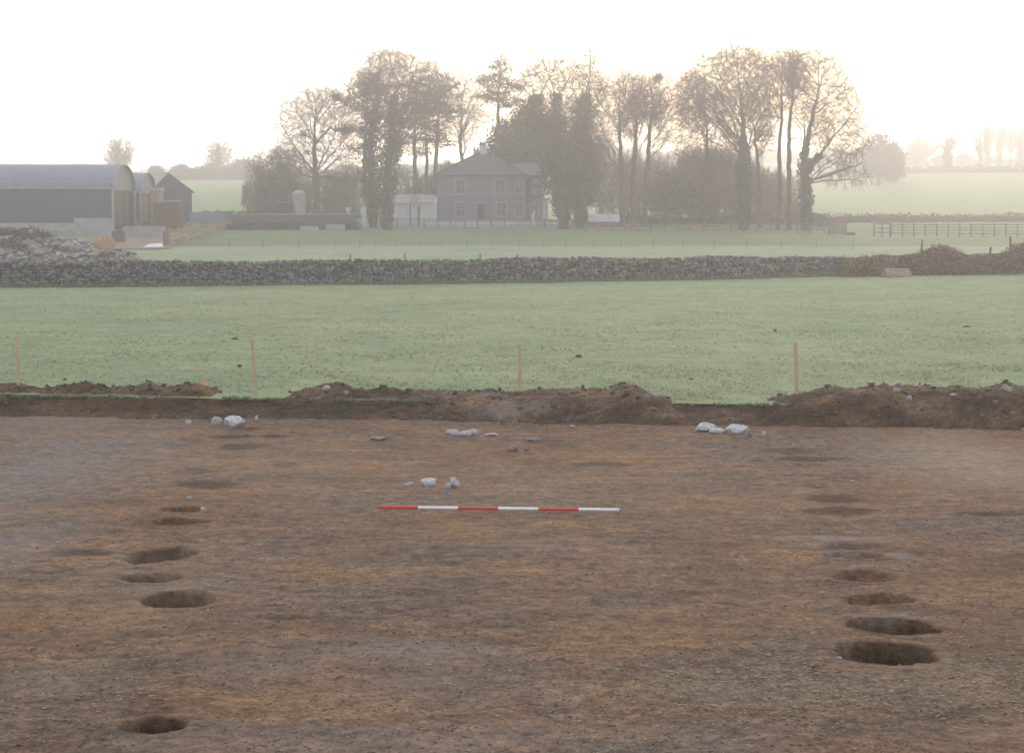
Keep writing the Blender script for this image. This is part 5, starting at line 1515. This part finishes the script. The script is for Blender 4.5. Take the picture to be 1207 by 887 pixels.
BUSH = [  # px, Y, width px, top py, label
    (312, 236, 34, 214, "low brown thicket at the left end of the copse"), (340, 238, 36, 208, "twiggy bush between the left thicket and the bare tree"), (296, 240, 22, 216, "small twiggy bush at the outer left of the copse"),
    (402, 240, 40, 205, "twiggy bush between the spreading bare tree and the ivy pair"), (355, 243, 40, 212, "twiggy bush behind the pale feed bin"), (478, 247, 44, 200, "twiggy bush behind the outbuilding roof, left part"),
    (505, 249, 40, 208, "twiggy bush behind the outbuilding roof, right part"), (712, 238, 46, 165, "tall twiggy bush right of the ivy smothered trees"), (742, 242, 40, 178, "tall twiggy bush behind the slim tree group"),
    (770, 246, 40, 192, "twiggy bush behind the round holly"), (818, 236, 44, 180, "brown thicket left of the broadest beech, taller"), (842, 230, 44, 176, "brown thicket hiding the foot of the broadest beech, left"),
    (866, 238, 48, 172, "brown thicket directly behind the broadest beech"), (888, 228, 40, 196, "brown thicket right of the broadest beech trunk"), (906, 240, 34, 205, "low brown thicket behind the two straight trees"),
    (826, 224, 36, 215, "low brown bush before the taller thickets"), (852, 222, 40, 212, "low brown bush left of the beech trunk"), (800, 242, 34, 200, "brown thicket just right of the holly top"), (935, 235, 30, 236, "low scrub at the foot of the rightmost trees"), (965, 214, 26, 255, "low scrub beside the boarded pen"),
    (728, 250, 50, 190, "twiggy thicket filling the gap behind the left slim tree"), (756, 255, 50, 186, "twiggy thicket behind the middle slim tree"), (785, 258, 46, 184, "twiggy thicket behind the holly, tallest part"),
    (812, 252, 46, 186, "twiggy thicket behind the twin stemmed tree"), (838, 250, 50, 182, "twiggy thicket far behind the twin stemmed tree"), (878, 252, 46, 186, "twiggy thicket far behind the broadest beech"),
    (905, 255, 46, 200, "twiggy thicket seen between beech and straight bare trees"), (925, 258, 40, 208, "twiggy thicket seen between straight trees and rightmost tree"), (325, 250, 40, 216, "wide low thicket behind the left end of the copse"),
    (385, 255, 60, 205, "wide thicket behind the spreading bare tree"), (415, 250, 40, 200, "thicket just left of the ivy clad pair, farther back"), (530, 255, 50, 190, "thicket behind the left gable of the house")]
for k, (px, Y, w, pt, lab) in enumerate(BUSH):
    p = place(px, Y); p.z -= .1
    meT, meC = BP[k % 4]
    t = thing("bush", lab, "bush", p, k * 1.3, "twiggy bushes among the tall trees")
    sx = w * Y / F_PX / 5.0; sz = (Zat(pt, Y) - p.z) / 5.0
    t.scale = (sx * 1.05, sx * 1.05, sz)
    link("stems", meT, t); link("crown", meC, t)

# --- hedges
def hedge(name, label, px0, px1, Y0_, Y1_, h, w, n, pal_, seed, hv=.35, leaf=(.06, .2), cat="hedge", topf=None):
    r_ = np.random.default_rng(seed)
    A, B = place(px0, Y0_), place(px1, Y1_); f = r_.random(n)
    x = A.x + (B.x - A.x) * f; y = A.y + (B.y - A.y) * f
    hh = h * (1 - hv + 2 * hv * (vnoise(f * abs(B.x - A.x) * .25 + seed, f * 0 + .5, seed)))
    if topf is not None: hh = hh * np.interp(f, *topf)
    a = r_.normal(0, 1, (n, 3)); a /= np.linalg.norm(a, axis=1, keepdims=True); rad = r_.random(n) ** .35
    u = a[:, 0] * rad; v = a[:, 1] * rad * w * .5; q = (np.abs(a[:, 2]) * rad)
    P = np.stack([x + u * .5, y + v, zt(x, y) + hh * q * (.8 + .3 * vnoise(x * 1.3, y * 1.3 + q * 3, seed))], -1)
    o = np.array(A)
    t = thing(name, label, cat, A)
    V, F, C = leaves(P - o, r_.uniform(leaf[0], leaf[1], n), green(n, pal_, .3, seed), 0, seed)
    tag(link("foliage", mesh_np("foliage", V, F, M["hedge"], col=C), t), kind="stuff")
    # dark woody core
    k = 40; m = MB(); pr = []
    for j in range(k + 1):
        ff = j / k; c = np.array([A.x + (B.x - A.x) * ff, A.y + (B.y - A.y) * ff]); z = ztf(*c); hc = h * (1 - hv) * (np.interp(ff, *topf) if topf is not None else 1) * .7
        pr.append([(c[0], c[1] - w * .28, z - .3), (c[0], c[1] - w * .16, z + hc), (c[0], c[1] + w * .16, z + hc), (c[0], c[1] + w * .28, z - .3)])
    vs = [tuple(np.array(q) - o) for r in pr for q in r]
    m.add(vs, [(4 * j + i, 4 * j + i + 1, 4 * j + i + 5, 4 * j + i + 4) for j in range(k) for i in range(3)])
    m.build("core", M["twig"], t)
    return t
BROWN = [[.10, .065, .045], [.075, .055, .038], [.13, .085, .06]]
GREENB = [[.055, .065, .035], [.075, .065, .042], [.045, .055, .03]]
hedge("clipped_hedge", "long low brown hedge behind the paddock fence on the right", 956, 1260, 232, 238, 1.35, 1.6, 9000, BROWN, 501, .2)
hedge("field_hedge", "brown hedge line along the top of the pale right hand field", 985, 1280, 510, 520, 3.0, 3.5, 6000, BROWN, 502, .4, (.15, .5))
hedge("field_hedge", "hedge on the skyline below the right hand row of distant trees", 1000, 1290, 690, 700, 4.0, 5, 6000, BROWN, 503, .5, (.2, .6))
hedge("field_hedge", "hedge line along the top of the left hill field behind the barns", 150, 345, 505, 510, 3.2, 4, 5000, GREENB, 504, .5, (.15, .5))
hedge("shrub_bank", "sloping dark bank of shrubs rising right behind the yard fence", 236, 345, 240, 230, 2.2, 4.0, 9000, GREENB, 505, .3, topf=([0, .5, 1], [.55, .9, 1.25]))
hedge("shrub_bank", "dark low shrubs behind the coped garden wall", 345, 425, 226, 224, 1.9, 3.0, 6000, GREENB, 506, .35)
hedge("shrub_bank", "scrubby growth straggling over the front of the coped garden wall", 268, 424, 205.4, 205.4, .85, 1.2, 4500, GREENB, 510, .6)
hedge("copse_hedge", "dim brown hedge under the trees from the low shed to the boarded pen", 735, 975, 226, 222, 1.7, 2, 9000, BROWN, 507, .35)
hedge("ridge_hedge", "hazy hedge along the ridge behind the middle of the copse", 640, 1010, 700, 700, 4.5, 6, 5000, GREENB, 508, .5, (.2, .6))
# brambles over the wall's right end
def bramble(label, px0, px1, Y, pts, seed, n=5000, cover=.35):
    r_ = np.random.default_rng(seed); A = place((px0 + px1) / 2, Y); o = np.array(A)
    t = thing("bramble_thicket", label, "bramble", A); f = r_.random(n); px = px0 + (px1 - px0) * f
    top = np.interp(px, [p[0] for p in pts], [p[1] for p in pts])
    xs = (px - 603.5) / F_PX * Y; h = CAM_H - (top - 260) / F_PX * Y - .3
    q = r_.random(n) ** .6; dy = r_.normal(0, .8, n) * (1.1 - .5 * q)
    P = np.stack([xs, Y + .35 * (xs - A.x) + dy - .4 * (1 - q), .3 + h * q * r_.uniform(.8, 1.05, n)], -1) - o
    V, F, C = leaves(P, r_.uniform(.04, .11, n), green(n, [[.21, .14, .095], [.15, .115, .07], [.27, .185, .125], [.125, .09, .065]], .35, seed), 0, seed)
    tag(link("leaves", mesh_np("leaves", V, F, M["bramble"], col=C), t), kind="stuff")
    m = n // 6; k = r_.integers(0, n, m); d = r_.normal(0, 1, (m, 3)) * np.array([1, .6, .5]) + np.array([0, 0, .35]); d /= np.linalg.norm(d, axis=1, keepdims=True)
    L = r_.uniform(.3, .9, (m, 1)); P0 = P[k] - d * L * .5; P1 = P[k] + d * L * .5
    P2 = P1 + (d + np.array([0, 0, -.9])) * L * .4
    V, F = tubes(np.vstack([P0, P1]), np.vstack([P1, P2]), np.full(2 * m, .012), np.full(2 * m, .008), 3)
    tag(link("canes", mesh_np("canes", V, F, M["twig_red"]), t), kind="stuff")
bramble("brown bramble thicket heaped over the wall beside the red trough", 1070, 1145, 102, [(1068, 305), (1085, 296), (1100, 289), (1115, 290), (1130, 297), (1146, 308)], 601, 6500)
bramble("brown bramble thicket over the wall at the right frame edge", 1140, 1260, 104, [(1138, 308), (1155, 303), (1170, 304), (1182, 296), (1195, 287), (1260, 284)], 602, 7000)
bramble("low dry weeds along the wall top left of the red trough", 985, 1050, 99, [(985, 304), (1010, 303), (1030, 302), (1050, 300)], 603, 1600)

# --- distant trees: three prototypes, copied
def far_proto(kind, seed):
    t = thing("distant_tree", "x", "tree")
    if kind == "bare":
        meT, meC, *_ = tree_meshes([[(0, 0, -.3), (0, 0, 3), (.2, 0, 5)]], [(0, 7.5, 4.2, 3.6, 4.0, 0), (1.5, 9, 3, 2.2, 3, 0), (-2, 6.5, 3, 2.4, 3, 0)], 420, .34, seed, D=.6, kill=1.1, twig_n=5, twig_len=1.3, twig_r=.030, tip=.03)
        link("trunk", meT, t); link("crown", meC, t)
    elif kind == "stub":                                     # pollarded, ivy clad stems
        meT, meC, P, R, par = tree_meshes([[(0, 0, -.3), (0, 0, 5), (.3, 0, 8)], [(0, 0, 4), (1.2, .3, 8)]], [(0, 9.5, 2.6, 2.6, 2.4, 0), (1, 8, 2.2, 2.2, 2, 0)], 260, .45, seed, D=.6, kill=1.0, twig_n=5, twig_len=1.2, twig_r=.030, tip=.03)
        link("trunk", meT, t); link("crown", meC, t)
        r_ = np.random.default_rng(seed); c = r_.choice(np.where((R > .12) & (P[:, 2] > 1))[0], 1800); off = r_.normal(0, .55, (1800, 3))
        V, F, C = leaves(P[c] + off, r_.uniform(.14, .34, 1800), green(1800, IVYG, .3, seed), 0, seed); link("ivy", mesh_np("ivy", V, F, M["ivy"], col=C), t)
    else:
        meT, meC, P, R, par = tree_meshes([[(0, 0, -.3), (0, 0, 2), (.1, 0, 5)]], [(0, 5.5, 3.8, 4.4, 3.6, 0), (.5, 8, 2.4, 2.6, 2.4, 0)], 300, .3, seed, D=.6, kill=1.1, twig_n=2, twig_len=1.0, twig_r=.03, tip=.03)
        link("trunk", meT, t); link("branches", meC, t)
        r_ = np.random.default_rng(seed); c = r_.choice(np.where(R < .09)[0], 5200); off = r_.normal(0, .55, (5200, 3))
        V, F, C = leaves(P[c] + off, r_.uniform(.2, .46, 5200), green(5200, EVERG, .3, seed), 0, seed); link("crown", mesh_np("crown", V, F, M["shrub"], col=C), t)
    return t
PROTO = {"bare": [far_proto("bare", 701), far_proto("bare", 702)], "stub": [far_proto("stub", 703)], "ever": [far_proto("ever", 704), far_proto("ever", 705)]}
HGT = {"bare": 11.2, "stub": 12.2, "ever": 10.6}; WID = {"bare": 9.5, "stub": 6.2, "ever": 8.4}
used = set()
def far_tree(kind, px, Y, top, w, label, k=0, group="distant trees on the hills"):
    pr = PROTO[kind][k % len(PROTO[kind])]; p = place(px, Y); p.z -= .4
    sz = (Zat(top, Y) - p.z) / HGT[kind]; sx = w * Y / F_PX / WID[kind]
    if pr.name not in used:
        used.add(pr.name); t = pr; t.location = p; t.rotation_euler = (0, 0, k * 1.1); t.scale = (sx, sx, sz); t["label"] = label; t["group"] = group
    else: t = dup(pr, p, k * 1.1, (sx, sx, sz), label, group)
    return t
FT = [("bare", 141, 420, 165, 38, "distant bare tree rising above the long barn's right end"), ("ever", 36, 430, 195, 18, "small distant tree top showing over the long barn roof"),
      ("ever", 184, 480, 195, 26, "distant bushy tree right above the gabled shed roof"), ("ever", 216, 485, 194, 32, "distant bushy tree right of the gabled shed"),
      ("bare", 258, 500, 168, 36, "tallest distant bare tree on the left hill hedge"), ("ever", 247, 505, 192, 28, "rounded distant tree under the tallest bare tree on the left hill, left side"),
      ("ever", 283, 500, 187, 30, "rounded distant tree on the left hill, right of its tallest bare tree"), ("bare", 300, 508, 188, 30, "distant bare tree just left of the copse"),
      ("ever", 268, 510, 196, 24, "low distant bush beneath the tallest bare tree on the left hill"), ("ever", 233, 512, 199, 22, "low distant bush at the left end of the hill hedge"),
      ("ever", 1036, 420, 158, 40, "dark conical distant tree right of the drooping boughs"), ("ever", 1052, 430, 168, 28, "smaller dark tree leaning on the conical distant tree"),
      ("ever", 1080, 640, 164, 30, "hazy rounded tree left in the distant pair"), ("bare", 1092, 645, 163, 32, "hazy rounded bare tree right in the distant pair"),
      ("stub", 1117, 525, 157, 28, "lone ivy clad tree in the field hedge on the right"), ("ever", 1107, 660, 183, 18, "hazy bush behind the lone ivy clad tree"), ("ever", 1136, 665, 180, 20, "hazy bush right of the lone ivy clad tree"),
      ("bare", 1155, 520, 150, 22, "slim bare tree at the left of the right hand tree row"), ("stub", 1164, 640, 145, 22, "ivy clad stub tree second in the right hand tree row"),
      ("stub", 1178, 640, 146, 22, "ivy clad stub tree third in the right hand tree row"), ("bare", 1190, 630, 147, 26, "bare tree fourth in the right hand tree row"),
      ("stub", 1202, 620, 148, 24, "ivy clad tree at the right frame edge"), ("ever", 1070, 640, 180, 22, "hazy low bush left of the distant pair"),
      ("ever", 1018, 560, 172, 26, "hazy tree behind the drooping boughs")]
for k, a in enumerate(FT): far_tree(*a, k=k)
# hazy wood on the ridge behind the copse
rr = random.Random(5); kk = 0
for px in range(318, 1016, 11):
    cen = px > 560
    Y = rr.uniform(700, 880) if cen else rr.uniform(520, 620)
    top = rr.uniform(171, 182) if cen else rr.uniform(192, 202)
    far_tree(rr.choice(["ever", "ever", "bare"]), px + rr.uniform(-4, 4), Y, top, rr.uniform(18, 30), "hazy tree in the wood along the ridge behind the copse", k=kk, group="hazy wood on the ridge"); kk += 1

# ------------------------------------------------------------------ air
hb = MB().box(-960, 960, -46, 1680, -1.6, 53).mesh("haze", new_mat("tmp")[0])
hm = bpy.data.materials.new("morning_haze"); hm.use_nodes = True; ht = hm.node_tree; ht.nodes.clear()
pv = ht.nodes.new("ShaderNodeVolumePrincipled"); out = ht.nodes.new("ShaderNodeOutputMaterial")
pv.inputs["Color"].default_value = HAZE_COLOR; pv.inputs["Density"].default_value = HAZE_DENSITY; pv.inputs["Anisotropy"].default_value = HAZE_G
ht.links.new(pv.outputs[0], out.inputs["Volume"])
hb.materials.clear(); hb.materials.append(hm)
tag(link("haze", hb), kind="stuff")
